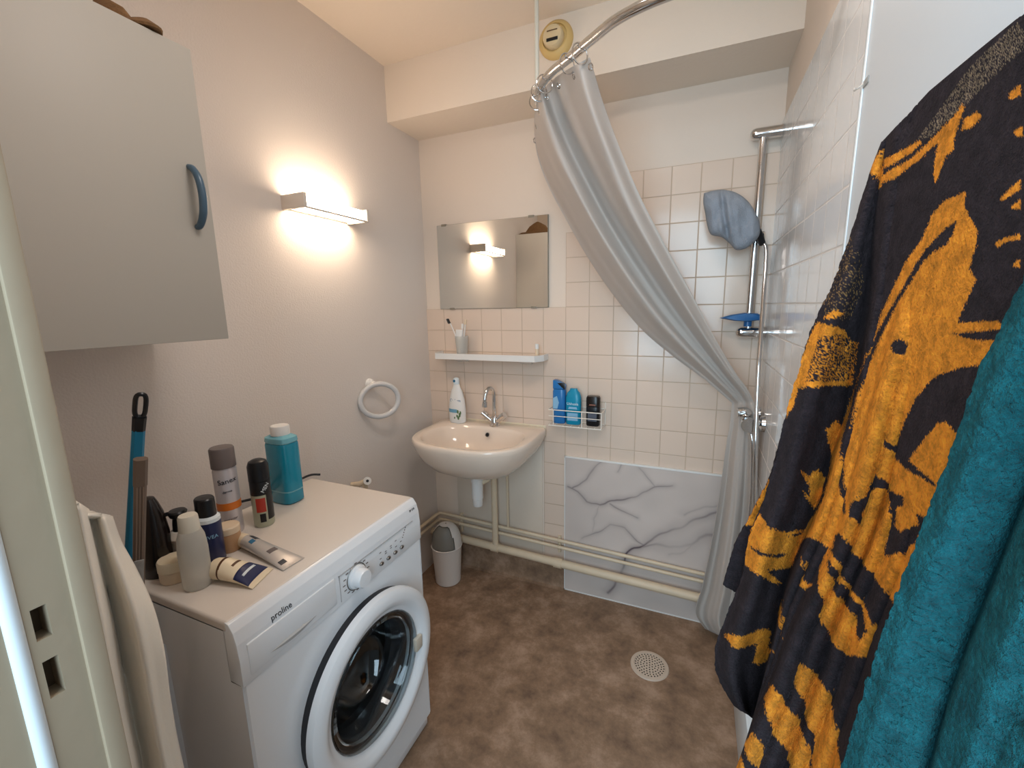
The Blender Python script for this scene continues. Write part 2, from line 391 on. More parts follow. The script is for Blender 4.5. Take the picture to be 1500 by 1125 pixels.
for pl, wv, st in VEINS:
    q = np.array([on_y(u, v, -0.018)[[0, 2]] for u, v in pl])
    for (ax_, az_), (bx_, bz_) in zip(q[:-1], q[1:]):
        dx_, dz_ = bx_-ax_, bz_-az_; h = np.clip(((px_-ax_)*dx_+(pz_-az_)*dz_)/(dx_*dx_+dz_*dz_), 0, 1)
        dd = np.hypot(px_-ax_-h*dx_, pz_-az_-h*dz_); vein = np.maximum(vein, min(1.0, st*1.25)*(0.65*np.exp(-(dd/(wv*0.5))**2)+0.40*np.exp(-(dd/(wv*2.4))**2))*np.clip(0.85+0.9*nzv[..., 0], 0.2, 1.2))
base_ = np.array(lin('CFC2BA')[:3]); vc_ = np.array(lin('7C7071')[:3]); cl_ = np.clip(0.06*(nzv[..., 0]+nzv[..., 2]), -0.1, 0.06)
mcol = (base_*(1+cl_[..., None]))*(1-vein[..., None])+vc_*vein[..., None]
Pm = np.stack([gx, np.full_like(gx, -0.018), gz], -1); loc_ = np.array(mb.location)
me = bpy.data.meshes.new('board'); ii = np.arange(gx.size).reshape(gx.shape)
me.from_pydata((Pm.reshape(-1, 3)-loc_).tolist(), [], np.stack([ii[:-1, :-1], ii[:-1, 1:], ii[1:, 1:], ii[1:, :-1]], -1).reshape(-1, 4).tolist())
o = finish('board', me, M_MARBLE, mb, 180); md = o.modifiers.new('thick', 'SOLIDIFY'); md.thickness = 0.010; md.offset = -1
at = me.color_attributes.new('veins', 'FLOAT_COLOR', 'POINT'); at.data.foreach_set('color', np.concatenate([mcol.reshape(-1, 3), np.ones((gx.size, 1))], 1).ravel().astype(np.float32))
bm = B(); box(bm, 0.753, 1.545, -0.020, -0.007, 0.706, 0.714, 0.001); box(bm, 0.753, 0.757, -0.020, -0.007, 0.0, 0.714); box(bm, 0.753, 1.545, -0.020, -0.007, 0.0, 0.006)
obj('edge_trim', bm, M_WHITE, mb)

# doorway: lining on the lock side with the two strike holes, and the open door on the hinge side
def lining():
    bm = B()
    h1 = (on_x(48, 893, 0.80), on_x(76, 930, 0.80)); h2 = (on_x(71, 966, 0.80), on_x(94, 1012, 0.80))
    ya = [-1.80, -1.7945, -1.7845, -1.768]
    za = [0.0, min(h2[0][2], h2[1][2]), max(h2[0][2], h2[1][2]), min(h1[0][2], h1[1][2]), max(h1[0][2], h1[1][2]), 2.10]
    X = 0.80
    holes = {(1, 1), (1, 3)}
    for i in range(3):
        for k in range(5):
            y0, y1, z0, z1 = ya[i], ya[i+1], za[k], za[k+1]
            q = [bm.verts.new((X, a, b)) for a, b in ((y0, z0), (y1, z0), (y1, z1), (y0, z1))]
            if (i, k) not in holes: bm.faces.new(q)
            else:
                p = [bm.verts.new((X-0.02, a, b)) for a, b in ((y0, z0), (y1, z0), (y1, z1), (y0, z1))]
                for s in range(4): bm.faces.new((q[s], q[(s+1) % 4], p[(s+1) % 4], p[s]))
    bmesh.ops.remove_doubles(bm, verts=bm.verts, dist=1e-5)
    box(bm, 0.74, 0.778, -1.88, -1.7, 0, 2.10)                    # core behind the face
    box(bm, 0.778, 0.80, -1.768, -1.753, 0, 2.10); box(bm, 0.795, 0.8045, -1.769, -1.7535, 0, 2.10, 0.002)
    box(bm, 0.778, 0.797, -1.88, -1.80, 0, 2.10)
    box(bm, 0.74, 0.778, FY1, -1.70, 0, 2.10)
    return bm, za, ya
bm, za, ya = lining()
# shave the core back so that only the lining shows from the room
bmesh.ops.delete(bm, geom=[v for v in bm.verts if v.co.y > -1.7529], context='VERTS')
o = obj('trim_1', bm, M_FRAME); struct(o, 'cream painted door frame upright with two strike plate holes'); DF = o
obj('edge_bead', tube(B(), [(0.7965, -1.8045, 0), (0.7965, -1.8045, 2.1)], 0.0062, smooth=False, seg=16), mat('bead_daylit', 'DDE3E6', 0.35), DF)  # rounded frame edge; hall daylight on it put into the pale colour
for k in (1, 3):
    h = obj('strike_hole', box(B(), 0.7795, 0.7815, ya[1], ya[2], za[k], za[k+1]), M_HOLE, DF)
bm = B(); box(bm, 0.74, 0.80, -1.86, -1.753, 2.06, 2.10); box(bm, 1.53, RX, -1.86, -1.775, 0, 2.10)
struct(obj('trim_2', bm, M_FRAME))
struct(obj('baseboard_right', box(B(), 1.4985, RX-0.006, -0.995, -0.34, 0, 0.22, 0.004), mat('skirting_white', 'DDE4E8', 0.4)), 'white boxed ledge at the foot of the right wall')
dr = obj('door_1', box(B(), 1.522, 1.5545, -1.765, -1.031, 0.01, 2.045, 0.002), M_DOOR); struct(dr, 'white painted door opened flat against the right wall')
obj('edge_light_band', box(B(), 1.5205, 1.5545, -1.0325, -1.0305, 0.01, 2.045, 0.0005), mat('edge_light_white', 'EDF4F8', 0.3), dr); obj('edge_light_lip', box(B(), 1.5205, 1.522, -1.040, -1.0305, 0.01, 2.045, 0.0004), mat('edge_light_lip_white', 'EDF4F8', 0.3), dr)  # thin pale strips paint the daylight catching the door edge
bm = B(); tube(bm, [(1.5215, -1.045, 1.752), (1.515, -1.036, 1.750), (1.514, -1.026, 1.752), (1.515, -1.020, 1.757)], 0.0017, seg=8)
box(bm, 1.5205, 1.522, -1.062, -1.040, 1.747, 1.757, 0.0005)
tag(obj('door_hook', bm, M_CLEAR), 'tiny clear plastic hook near the white door edge', 'hook')

# ------------------------------------------------------------------ pipes along the back wall
def wall_pipe(name, label, r, pts, grp=None):
    o = obj(name, tube(B(), pts, r, smooth=False, seg=14), M_CREAM_PIPE); tag(o, label, 'pipe', grp); return o
bm = B(); tube(bm, [(0.0, -0.062, 0.193), (0.74, -0.062, 0.169), (1.50, -0.062, 0.149)], 0.020, smooth=False, seg=20)
for x, z in ((0.39, 0.1804), (0.735, 0.1692)): tube(bm, [(x-0.02, -0.062, z+0.0006), (x+0.02, -0.062, z-0.0006)], 0.0245, smooth=False, seg=20)
pd = thing('waste_pipe', 'thick cream waste pipe running along the foot of the back wall', 'pipe', (0.39, -0.062, 0.18))
obj('main_run', bm, M_CREAM_PIPE, pd)
obj('riser', tube(B(), [(0.392, -0.062, 0.18), (0.392, -0.062, 0.40), (0.392, -0.062, 0.60), (0.392, -0.068, 0.628), (0.397, -0.090, 0.640)], 0.016, n=8, seg=16), M_CREAM_PIPE, pd)
def z_at(a, x): return a[0]+(a[1]-a[0])*x/1.365
P1, P2 = (0.299, 0.253), (0.262, 0.217)
for nm, lb, P, y in (('water_pipe', 'upper of the two thin cream water pipes on the back wall', P1, -0.034), ('water_pipe', 'lower of the two thin cream water pipes on the back wall', P2, -0.034)):
    wall_pipe(nm, lb, 0.0085, [(0.034, -0.90, z_at(P, 0)+0.004), (0.034, -0.06, z_at(P, 0)), (0.042, -0.042, z_at(P, 0)), (0.06, y, z_at(P, 0.06)), (1.50, y, z_at(P, 1.5))])
wall_pipe('feed_pipe', 'thin upright cream pipe rising behind the sink beside the waste riser', 0.006, [(0.452, -0.030, 0.29), (0.452, -0.030, 0.70)])
for x, lb in ((0.165, 'pipe bracket holding the thin pipes beside the white bin'), (0.728, 'rusty pipe bracket holding the pipes at the marble panel edge')):
    bm = B(); box(bm, x-0.007, x+0.007, -0.022, -0.0052, 0.20, z_at(P1, x)+0.014, 0.002)
    for P in (P1, P2): torus(bm, (x, -0.034, z_at(P, x)), 0.0102, 0.0022, (1, 0, 0), 20, 6)
    tag(obj('pipe_bracket', bm, M_CREAM_PIPE), lb, 'bracket')

# ------------------------------------------------------------------ mirror, shelf and the things on it
mr = thing('wall_mirror', 'frameless rectangular mirror on the back wall above the shelf', 'mirror', (0.38, -0.008, 1.42))
obj('glass', box(B(), 0.090, 0.669, -0.013, -0.008, 1.421, 1.827, 0.0), M_MIRROR, mr)
obj('backing', box(B(), 0.088, 0.671, -0.0075, -0.0062 if False else 0.0, 1.4195, 1.829), M_MIRROR_EDGE, mr)
for x, z in ((0.16, 1.421), (0.60, 1.421), (0.13, 1.827), (0.59, 1.827)):
    obj('clip', box(B(), x-0.013, x+0.013, -0.0155, 0.0, z-0.005, z+0.005, 0.001), M_MIRROR_EDGE, mr)

sh = thing('wall_shelf', 'white plastic shelf with a raised lip on the tiles under the mirror', 'shelf', (0.378, -0.06, 1.18))
bm = B(); prism(bm, [(0.088, -0.0062), (0.668, -0.0062), (0.668, -0.075), (0.640, -0.122), (0.116, -0.122), (0.088, -0.075)], 'z', 1.176, 1.187, 0.002)
obj('board', bm, M_WHITE, sh)
bm = B(); pth = [(0.090, -0.008, 1.193), (0.090, -0.074, 1.193), (0.117, -0.120, 1.193), (0.639, -0.120, 1.193), (0.666, -0.074, 1.193), (0.666, -0.008, 1.193)]
for a, b in zip(pth, pth[1:]):
    d = (Vector(b)-Vector(a)).normalized(); n = Vector((-d.y, d.x, 0))*0.003
    rings = [[Vector(p)+n*s+Vector((0, 0, z)) for s, z in ((-1, -0.016), (1, -0.016), (1, 0.012), (-1, 0.012))] for p in (a, b)]
    loft(bm, rings)
obj('lip', bm, M_WHITE, sh)
for x in (0.21, 0.56):
    obj('bracket', prism(B(), [(-0.0062, 1.176), (-0.0062, 1.150), (-0.05, 1.166), (-0.10, 1.176)], 'x', x-0.03, x+0.03, 0.002), M_WHITE, sh)
# tumbler with brushes
tc = Vector((0.236, -0.062, 1.1872))
tb = thing('tumbler', 'clear plastic tumbler holding toothbrushes at the left of the shelf', 'tumbler', tc)
bm = B(); lathe(bm, [(0.0, 0), (0.026, 0), (0.034, 0.10), (0.0325, 0.10), (0.025, 0.004), (0.0, 0.004)], tc, 28); obj('cup', bm, M_CLEAR, tb)
def brush(lb, p0, p1, hm, off):
    t = thing('toothbrush', lb, 'toothbrush', p0)
    p0, p1 = Vector(p0), Vector(p1); d = (p1-p0).normalized()
    obj('handle', tube(B(), [p0, p0.lerp(p1, 0.5), p1], lambda t: 0.0045-0.002*t, seg=8), M_WHITE, t)
    side = Vector(off)
    bm = B(); q = p1+d*0.002
    rings = [[q+d*s*0.024+side*b+d.cross(side).normalized()*a*0.005 for a, b in ((-1, 0), (1, 0), (1, 1), (-1, 1))] for s in (-1, 0)]
    loft(bm, rings); obj('bristles', bm, hm, t)
brush('toothbrush with dark bristles leaning left in the tumbler', (0.245, -0.062, 1.196), (0.170, -0.070, 1.370), M_DARKGREY, (-0.006, -0.009, 0))
brush('toothbrush with beige bristles leaning right in the tumbler', (0.232, -0.055, 1.196), (0.266, -0.068, 1.366), M_BEIGE, (0.003, -0.010, 0))
brush('white toothbrush upright between the other two in the tumbler', (0.236, -0.066, 1.196), (0.240, -0.050, 1.345), M_WHITE, (0.0, -0.009, 0))
bm = B(); tp = Vector((0.25, -0.085, 1.1975))
t = thing('small_tube', 'white paste tube standing in the tumbler', 'tube', (0.228, -0.076, 1.195))
bm = B(); loft(bm, [[(0.222+0.012*math.cos(a)*(1-k*0.1)+k*0.008+0.008*k*math.cos(a), -0.072+0.009*math.sin(a)*(1-0.9*k)-0.004*k, 1.195+0.125*k) for a in [2*PI*i/16 for i in range(16)]] for k in (0, 0.3, 0.6, 1)]); obj('body', bm, M_WHITE, t)
t = thing('lip_balm', 'tiny white stick tube standing at the right end of the shelf', 'balm', (0.633, -0.065, 1.1872))
bm = B(); lathe(bm, [(0, 0), (0.0085, 0), (0.0085, 0.045), (0, 0.045)], (0.633, -0.065, 1.1872), 20); obj('body', bm, M_BEIGE, t)
bm = B(); lathe(bm, [(0, 0.045), (0.0088, 0.045), (0.0088, 0.066), (0.007, 0.068), (0, 0.068)], (0.633, -0.065, 1.1872), 20); obj('cap', bm, M_WHITE, t)

# ------------------------------------------------------------------ sink
SX, SY = 0.385, -0.215
def se(a, hw, hf, hr, n_f, n_r):
    c, s = math.cos(a), math.sin(a); n = n_f if s < 0 else n_r
    x = hw*math.copysign(abs(c)**(2/n), c); y = (hf if s < 0 else hr)*math.copysign(abs(s)**(2/n), s)
    return x, y
N = 96; AN = [2*PI*i/N for i in range(N)]
def ring_out(k, z, dy=0.0, kr=None):
    out = []
    for a in AN:
        x, y = se(a, 0.287, 0.252, 0.2085, 2.7, 9)
        yy = y*k if y < 0 else y*(kr if kr is not None else k)
        out.append((SX+x*k, SY+yy+dy*(1 if y < 0 else 0), z))
    return out
def ring_in(kx, ky, z, cy=-0.262, n=2.5):
    out = []
    for a in AN:
        x, y = se(a, 0.238, 0.172, 0.165, n, 2.8); out.append((SX+x*kx, cy+y*ky, z))
    return out
rings = [ring_out(0.30, 0.665, 0, 0.6), ring_out(0.52, 0.672, 0, 0.75), ring_out(0.72, 0.700, 0, 0.9), ring_out(0.88, 0.748, 0, 1.0), ring_out(0.965, 0.796, 0, 1.0), ring_out(0.995, 0.822, 0, 1.0), ring_out(1.0, 0.836, 0, 1.0), ring_out(0.992, 0.8445, 0, 1.0), ring_out(0.975, 0.847, 0, 0.99),
         ring_in(1.03, 1.03, 0.8455), ring_in(1.0, 1.0, 0.842), ring_in(0.965, 0.955, 0.828), ring_in(0.90, 0.88, 0.795), ring_in(0.78, 0.74, 0.752), ring_in(0.55, 0.50, 0.722), ring_in(0.25, 0.22, 0.712), ring_in(0.09, 0.12, 0.708)]
sk = thing('washbasin', 'cream ceramic washbasin mounted on the back wall under the shelf', 'sink', (SX, SY, 0.665))
obj('basin', loft(B(), rings), M_CERAMIC, sk, angle=60)
obj('drain_plug', lathe(B(), [(0, 0.7085), (0.024, 0.7085), (0.022, 0.713), (0, 0.714)], (SX, -0.262, 0), 24), M_CHROME, sk)
bm = B(); ov = on_y(714, 637, -0.128)
lathe(bm, [(0, -0.004), (0.0095, -0.004), (0.0095, 0.0012), (0.0, 0.0012)], (0, 0, 0), 20)
bmesh.ops.rotate(bm, verts=bm.verts, cent=(0, 0, 0), matrix=Matrix.Rotation(math.radians(68), 3, 'X')); bmesh.ops.translate(bm, verts=bm.verts, vec=Vector(ov))
obj('overflow_hole', bm, M_BLACK, sk)
bm = B(); torus(bm, (0, 0, 0.001), 0.0105, 0.0018, (0, 0, 1), 20, 6)
bmesh.ops.rotate(bm, verts=bm.verts, cent=(0, 0, 0), matrix=Matrix.Rotation(math.radians(68), 3, 'X')); bmesh.ops.translate(bm, verts=bm.verts, vec=Vector(ov)); obj('overflow_ring', bm, M_CHROME, sk)
bm = B(); box(bm, SX-0.27, SX+0.27, -0.0062-0.004, -0.0062, 0.80, 0.853, 0.001); obj('seal', bm, M_CREAM, sk)
# bottle trap under the basin
tx, ty = 0.375, -0.21
tr = thing('bottle_trap', 'white bottle trap hanging under the washbasin', 'trap', (tx, ty, 0.49))
bm = B(); lathe(bm, [(0, 0.625), (0.022, 0.625), (0.022, 0.668), (0, 0.668)], (tx, ty, 0), 24); obj('outlet_nut', bm, M_STEEL, tr)
bm = B(); lathe(bm, [(0, 0.478), (0.022, 0.480), (0.024, 0.484), (0.024, 0.515), (0.027, 0.518), (0.027, 0.60), (0.030, 0.602), (0.030, 0.627), (0.0, 0.628)], (tx, ty, 0), 28); obj('body', bm, M_WHITE, tr)
obj('outlet_arm', tube(B(), [(tx+0.02, ty+0.005, 0.600), (tx+0.04, ty+0.04, 0.612), (0.40, -0.125, 0.638), (0.3975, -0.0935, 0.640)], 0.014, seg=14), M_CREAM, tr)
# mixer tap
fx, fy, fz = 0.408, -0.068, 0.8465
tp = thing('basin_tap', 'chrome mixer tap with two knobs at the back of the washbasin', 'tap', (fx, fy, fz))
bm = B(); lathe(bm, [(0, 0), (0.027, 0), (0.027, 0.006), (0.021, 0.012), (0.020, 0.034), (0.014, 0.046), (0, 0.048)], (fx, fy, fz), 28); obj('body', bm, M_CHROME, tp)
obj('spout', tube(B(), [(fx, fy, fz+0.03), (fx, fy, fz+0.12), (fx, fy-0.004, fz+0.17), (fx-0.006, fy-0.025, fz+0.192), (fx-0.012, fy-0.052, fz+0.185), (fx-0.016, fy-0.066, fz+0.155), (fx-0.017, fy-0.069, fz+0.125)], lambda t: 0.0095, seg=16), M_CHROME, tp)
bm = B(); tube(bm, [(fx-0.017, fy-0.069, fz+0.132), (fx-0.017, fy-0.070, fz+0.108)], 0.0125, smooth=False, seg=16); obj('aerator', bm, M_CHROME, tp)
for s in (-1, 1):
    a = Vector((fx+s*0.008, fy-0.004, fz+0.020)); b = Vector((fx+s*0.062, fy-0.012, fz+0.062))
    obj('knob', tube(B(), [a, a.lerp(b, 0.5), a.lerp(b, 0.55), a.lerp(b, 0.65), a.lerp(b, 0.97), b], lambda t: 0.0115 if t < 0.45 else (0.0165 if t < 0.97 else 0.010), smooth=True, n=4, seg=12), M_CHROME, tp)

# soap bottle on the basin
def cadum():
    c = (0.203, -0.075, 0.8468)
    t = thing('soap_bottle', 'white lotion bottle with blue and green label at the back left of the washbasin', 'bottle', c)
    bm = B(); lathe(bm, [(0, 0), (0.040, 0), (0.046, 0.006), (0.047, 0.07), (0.042, 0.12), (0.030, 0.165), (0.020, 0.185), (0.016, 0.20), (0, 0.20)], c, 36, 1.0, 0.6); obj('body', bm, M_WHITE, t)
    bm = B(); lathe(bm, [(0, 0.20), (0.016, 0.20), (0.0155, 0.226), (0.010, 0.232), (0, 0.232)], c, 24, 1.0, 0.9); obj('cap', bm, M_LABELW, t)
    def fm(z):
        def f(x, y, d): 
            yy = -0.6*math.sqrt(max(1e-6, 0.0462**2-x*x)) * (1 if z < c[2]+0.09 else 0.86)
            return (c[0]+x, c[1]+yy-0.0007-d, z+y)
        return f
    obj('lettering', text_bm('Cadum', 0.021, fm(c[2]+0.118)), M_INKB, t)
    bm = B(); patch(bm, c, 0.0468, -PI*0.92, -PI*0.42, c[2]+0.056, c[2]+0.074, 16, 1.0, 0.6); obj('label', bm, mat('label_blue_band', '6FA3BC', 0.4), t)
    bm = B()
    for dx, dz, q in ((0.016, 0.062, 0.010), (0.028, 0.056, 0.010), (0.024, 0.045, 0.012), (0.012, 0.040, 0.008), (-0.002, 0.030, 0.006), (0.018, 0.030, 0.010)):
        yy = c[1]-0.6*math.sqrt(0.0468**2-dx*dx)
        lathe(bm, [(0, -0.001), (q, -0.001), (q*0.9, 0.0010), (0, 0.0012)], (c[0]+dx, yy, c[2]+dz), 10, 1, 0.55, 'y')
    obj('leaf_print', bm, M_GREENLEAF, t)
    bm = B(); lathe(bm, [(0, -0.001), (0.007, -0.001), (0.007, 0.001), (0, 0.001)], (c[0]-0.004, c[1]-0.0155, c[2]+0.217), 12, 1, 1, 'y'); obj('emblem', bm, M_INKB, t)
cadum()

# ------------------------------------------------------------------ wire basket with three bottles
bk = thing('wire_basket', 'small white wire basket on the tiles right of the washbasin', 'basket', (0.82, -0.05, 0.886))
bx0, bx1, by0, by1, bz0, bz1 = 0.700, 0.942, -0.100, -0.0075, 0.884, 0.958
def loop(bm, pts, r): 
    for a, b in zip(pts, pts[1:]+pts[:1]): tube(bm, [a, b], r, smooth=False, seg=8)
bm = B(); loop(bm, [(bx0, by0, bz0), (bx1, by0, bz0), (bx1, by1, bz0), (bx0, by1, bz0)], 0.0024); loop(bm, [(bx0, by0, bz1), (bx1, by0, bz1), (bx1, by1, bz1), (bx0, by1, bz1)], 0.0024)
tube(bm, [(bx0, by0, bz0+0.045), (bx1, by0, bz0+0.045)], 0.0018, smooth=False, seg=8)
obj('rim', bm, M_WIRE, bk)
bm = B()
for x in np.linspace(bx0+0.03, bx1-0.03, 6): tube(bm, [(x, by1, bz0+0.002), (x, by0, bz0+0.002)], 0.0016, smooth=False, seg=8)
obj('base_wires', bm, M_WIRE, bk)
bm = B()
for x in (bx0+0.022, bx0+0.155, bx1): obj('upright', tube(B(), [(x, by0, bz0), (x, by0, bz1)], 0.0024, smooth=False, seg=8), M_WIRE, bk)
for x in (bx0, bx1): obj('upright', tube(B(), [(x, by1, bz0), (x, by1, bz1+0.03)], 0.0024, smooth=False, seg=8), M_WIRE, bk)
BZ = bz0+0.0045
def flat_bottle(t, prof, c, m, sy, name='body', n=3.2, seg=40):
    bm = B(); rings = []
    for r, h in prof:
        ring = []
        for i in range(seg):
            a = 2*PI*i/seg; x, y = se(a, max(r, 1e-4), max(r*sy, 1e-4), max(r*sy, 1e-4), n, n); ring.append((c[0]+x, c[1]+y, c[2]+h))
        rings.append(ring)
    loft(bm, rings); return obj(name, bm, m, t)
c = (0.738, -0.052, BZ); t = thing('shampoo_bottle', 'tall blue shampoo bottle with black flip cap at the left of the wire basket', 'bottle', c)
flat_bottle(t, [(0.0, 0), (0.027, 0), (0.030, 0.004), (0.030, 0.150), (0.027, 0.160), (0, 0.161)], c, M_BLUEBOT, 0.8)
bm = B(); prism(bm, [(c[0]-0.027, c[2]+0.161), (c[0]+0.028, c[2]+0.161), (c[0]+0.028, c[2]+0.180), (c[0]-0.010, c[2]+0.200), (c[0]-0.027, c[2]+0.203)], 'y', c[1]-0.020, c[1]+0.020, 0.003); obj('cap', bm, M_BLUEBOT, t)
bm = B(); prism(bm, [(c[0]-0.006, c[2]+0.1905), (c[0]+0.0285, c[2]+0.160), (c[0]+0.0285, c[2]+0.1905)], 'y', c[1]-0.0215, c[1]-0.012, 0.001); obj('flip_lid', bm, M_BLACK, t)
bm = B(); prism(bm, [(c[0]-0.024, c[2]+0.07), (c[0]-0.004, c[2]+0.07), (c[0]+0.004, c[2]+0.10), (c[0]-0.006, c[2]+0.13), (c[0]-0.024, c[2]+0.12)], 'y', c[1]-0.0247, c[1]-0.0235); obj('label', bm, M_LABELB, t)
c = (0.806, -0.055, BZ); t = thing('shower_gel_bottle', 'teal shower gel bottle with sloped shoulders in the middle of the wire basket', 'bottle', c)
flat_bottle(t, [(0.0, 0), (0.031, 0), (0.034, 0.004), (0.035, 0.08), (0.035, 0.125), (0.029, 0.146), (0.018, 0.158), (0.016, 0.166), (0, 0.167)], c, M_TEALBOT, 0.62)
obj('lettering', text_bm('Ushuaïa', 0.017, lambda x, y, d: (c[0]+x, c[1]-0.0222-d, c[2]+0.098+y)), M_LABELW, t)
bm = B(); prism(bm, [(c[0]-0.020, c[2]+0.074), (c[0]+0.022, c[2]+0.074), (c[0]+0.018, c[2]+0.084), (c[0]-0.016, c[2]+0.084)], 'y', c[1]-0.0224, c[1]-0.0205); prism(bm, [(c[0]-0.024, c[2]+0.020), (c[0]+0.024, c[2]+0.020), (c[0]+0.024, c[2]+0.055), (c[0]-0.024, c[2]+0.055)], 'y', c[1]-0.0224, c[1]-0.0205); obj('label', bm, M_LABELB, t)
c = (0.896, -0.052, BZ); t = thing('gel_bottle', 'short black shower gel bottle at the right of the wire basket', 'bottle', c)
flat_bottle(t, [(0.0, 0), (0.027, 0), (0.030, 0.004), (0.031, 0.085), (0.030, 0.088), (0, 0.089)], c, M_BLACK, 0.7)
flat_bottle(t, [(0.0, 0.089), (0.031, 0.089), (0.031, 0.128), (0.027, 0.136), (0, 0.137)], c, M_DARKBROWN, 0.7, 'cap')
bm = B(); prism(bm, [(c[0]-0.020, c[2]+0.024), (c[0]+0.020, c[2]+0.024), (c[0]+0.020, c[2]+0.060), (c[0]-0.020, c[2]+0.060)], 'y', c[1]-0.0225, c[1]-0.020); obj('label', bm, mat('label_slate', '565A66', 0.4), t)
bm = B(); prism(bm, [(c[0]-0.014, c[2]+0.096), (c[0]+0.014, c[2]+0.096), (c[0]+0.014, c[2]+0.102), (c[0]-0.014, c[2]+0.102)], 'y', c[1]-0.0223, c[1]-0.020); obj('cap_mark', bm, mat('mark_copper', '8A5A4A', 0.4), t)

# ------------------------------------------------------------------ wall lamp
LY0, LY1, LZ, LH = -0.828, -0.520, 1.783, 0.0235
lm = thing('wall_lamp', 'lit white linear lamp on the plaster wall left of the mirror', 'lamp', (0.0, -0.67, LZ))
obj('back_plate', box(B(), 0.0, 0.012, LY0+0.012, LY1-0.012, LZ-0.018, LZ+0.018, 0.001), M_LAMPBODY, lm)
for y, nm in ((LY0, 'end_cap'), (LY1-0.012, 'end_cap')):
    obj(nm, box(B(), 0.0, 0.105, y, y+0.012, LZ-LH, LZ+LH, 0.002), M_LAMPBODY, lm)
obj('diffuser', box(B(), 0.030, 0.093, LY0+0.013, LY1-0.013, LZ-0.016, LZ+0.020, 0.008, 4), M_TUBE, lm)
obj('lower_rail', box(B(), 0.094, 0.105, LY0+0.012, LY1-0.012, LZ-LH, LZ-LH+0.005, 0.001), M_LAMPBODY, lm)

# towel ring
tg = thing('towel_ring', 'pale grey towel ring on the plaster wall between washing machine and washbasin', 'towel ring', (0.0, -0.475, 1.10))
bm = B(); lathe(bm, [(0, 0.0), (0.024, 0.0), (0.022, 0.012), (0.013, 0.018), (0.012, 0.045), (0, 0.047)], (0, -0.475, 1.105), 24, axis='x'); obj('mount', bm, M_WHITE, tg)
bm = B(); torus(bm, (0.052, -0.475, 1.035), 0.075, 0.0115, (math.cos(-0.52), math.sin(-0.52), 0.10), 48, 12, 1.12, 0.95); obj('ring', bm, mat('grey_plastic', 'CFCDCC', 0.35), tg)

# machine supply valve
vv = thing('water_valve', 'small cream water valve on the plaster wall behind the washing machine', 'valve', (0.0, -0.60, 0.715))
obj('pipe', tube(B(), [(0.0, -0.63, 0.700), (0.05, -0.61, 0.700), (0.055, -0.607, 0.66)], 0.010, seg=12), M_CREAM_PIPE, vv)
obj('stub', tube(B(), [(0.03, -0.618, 0.70), (0.065, -0.602, 0.716)], 0.012, smooth=False, seg=14), M_CREAM_PIPE, vv)
bm = B(); a = Vector((0.063, -0.603, 0.716)); d = Vector((0.7, -0.65, 0.30)).normalized(); tube(bm, [a, a+d*0.02], 0.016, smooth=False, seg=16); obj('cap', bm, M_WHITE, vv)
bm = B(); tube(bm, [a+d*0.02, a+d*0.0212], 0.006, smooth=False, seg=12); obj('cap_screw', bm, M_DARKGREY, vv)

# extraction vent on the soffit
VX, VZ, VY = 0.778, 2.380, -0.234
vt = thing('extraction_vent', 'yellowed round extraction vent high on the ceiling soffit', 'vent', (VX, VY, VZ))
bm = B(); lathe(bm, [(0, 0), (0.064, 0), (0.064, -0.008), (0.056, -0.020), (0.046, -0.024), (0.044, -0.016), (0.0, -0.016)], (VX, VY, VZ), 40, axis='y'); obj('collar', bm, M_VENT, vt)
bm = B(); lathe(bm, [(0, -0.014), (0.038, -0.014), (0.038, -0.034), (0.033, -0.042), (0.0, -0.044)], (VX-0.003, VY, VZ), 36, axis='y'); obj('core', bm, M_VENT2, vt)
obj('slot', box(B(), VX-0.024, VX+0.018, VY-0.0455, VY-0.030, VZ-0.020, VZ-0.010, 0.001), M_BLACK, vt)
obj('upper_slot', box(B(), VX-0.022, VX+0.016, VY-0.0448, VY-0.030, VZ+0.012, VZ+0.0145), M_BROWN, vt)

# ------------------------------------------------------------------ wall cabinet, hat on top
CX, CY0, CY1, CZ0, CZ1 = 0.300, -1.665, -1.262, 1.364, 1.966
cb = thing('wall_cabinet', 'white wall cabinet with a blue arched handle above the washing machine', 'cabinet', (0.15, -1.46, CZ0))
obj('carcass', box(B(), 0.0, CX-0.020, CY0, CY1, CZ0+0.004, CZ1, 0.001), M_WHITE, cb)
cd = obj('door', box(B(), CX-0.018, CX, CY0, CY1-0.001, CZ0, CZ1, 0.0015), M_CABINET_SHADED, cb)  # same white as the carcass, greyed for shade
bm = B(); hy = -1.299
tube(bm, [(CX-0.001, hy, 1.728), (CX+0.012, hy, 1.722), (CX+0.026, hy, 1.700), (CX+0.031, hy, 1.667), (CX+0.026, hy, 1.634), (CX+0.012, hy, 1.611), (CX-0.001, hy, 1.606)], lambda t: 0.0058+0.002*math.sin(PI*t), seg=12)
obj('handle', bm, M_HANDLE, cd)
ht = thing('straw_hat', 'brown straw hat lying on top of the wall cabinet', 'hat', (0.165, -1.36, CZ1))
bm = B(); rings = []
for k, (r, h) in enumerate([(0.150, 0.004), (0.152, 0.008), (0.125, 0.022), (0.092, 0.024), (0.080, 0.040), (0.062, 0.062), (0.030, 0.082), (0.006, 0.094)]):
    ring = []
    for i in range(48):
        a = 2*PI*i/48; wob = 1+0.03*math.sin(3*a+1)+0.02*math.sin(5*a)
        ring.append((0.150+r*wob*math.cos(a)*1.03, -1.335+r*0.36*wob*math.sin(a), CZ1+max(0.0015, h+(0.006*math.sin(2*a+0.6) if r > 0.1 and h > 0.01 else 0))))
    rings.append(ring)
loft(bm, rings); obj('crown', bm, M_STRAW, ht)

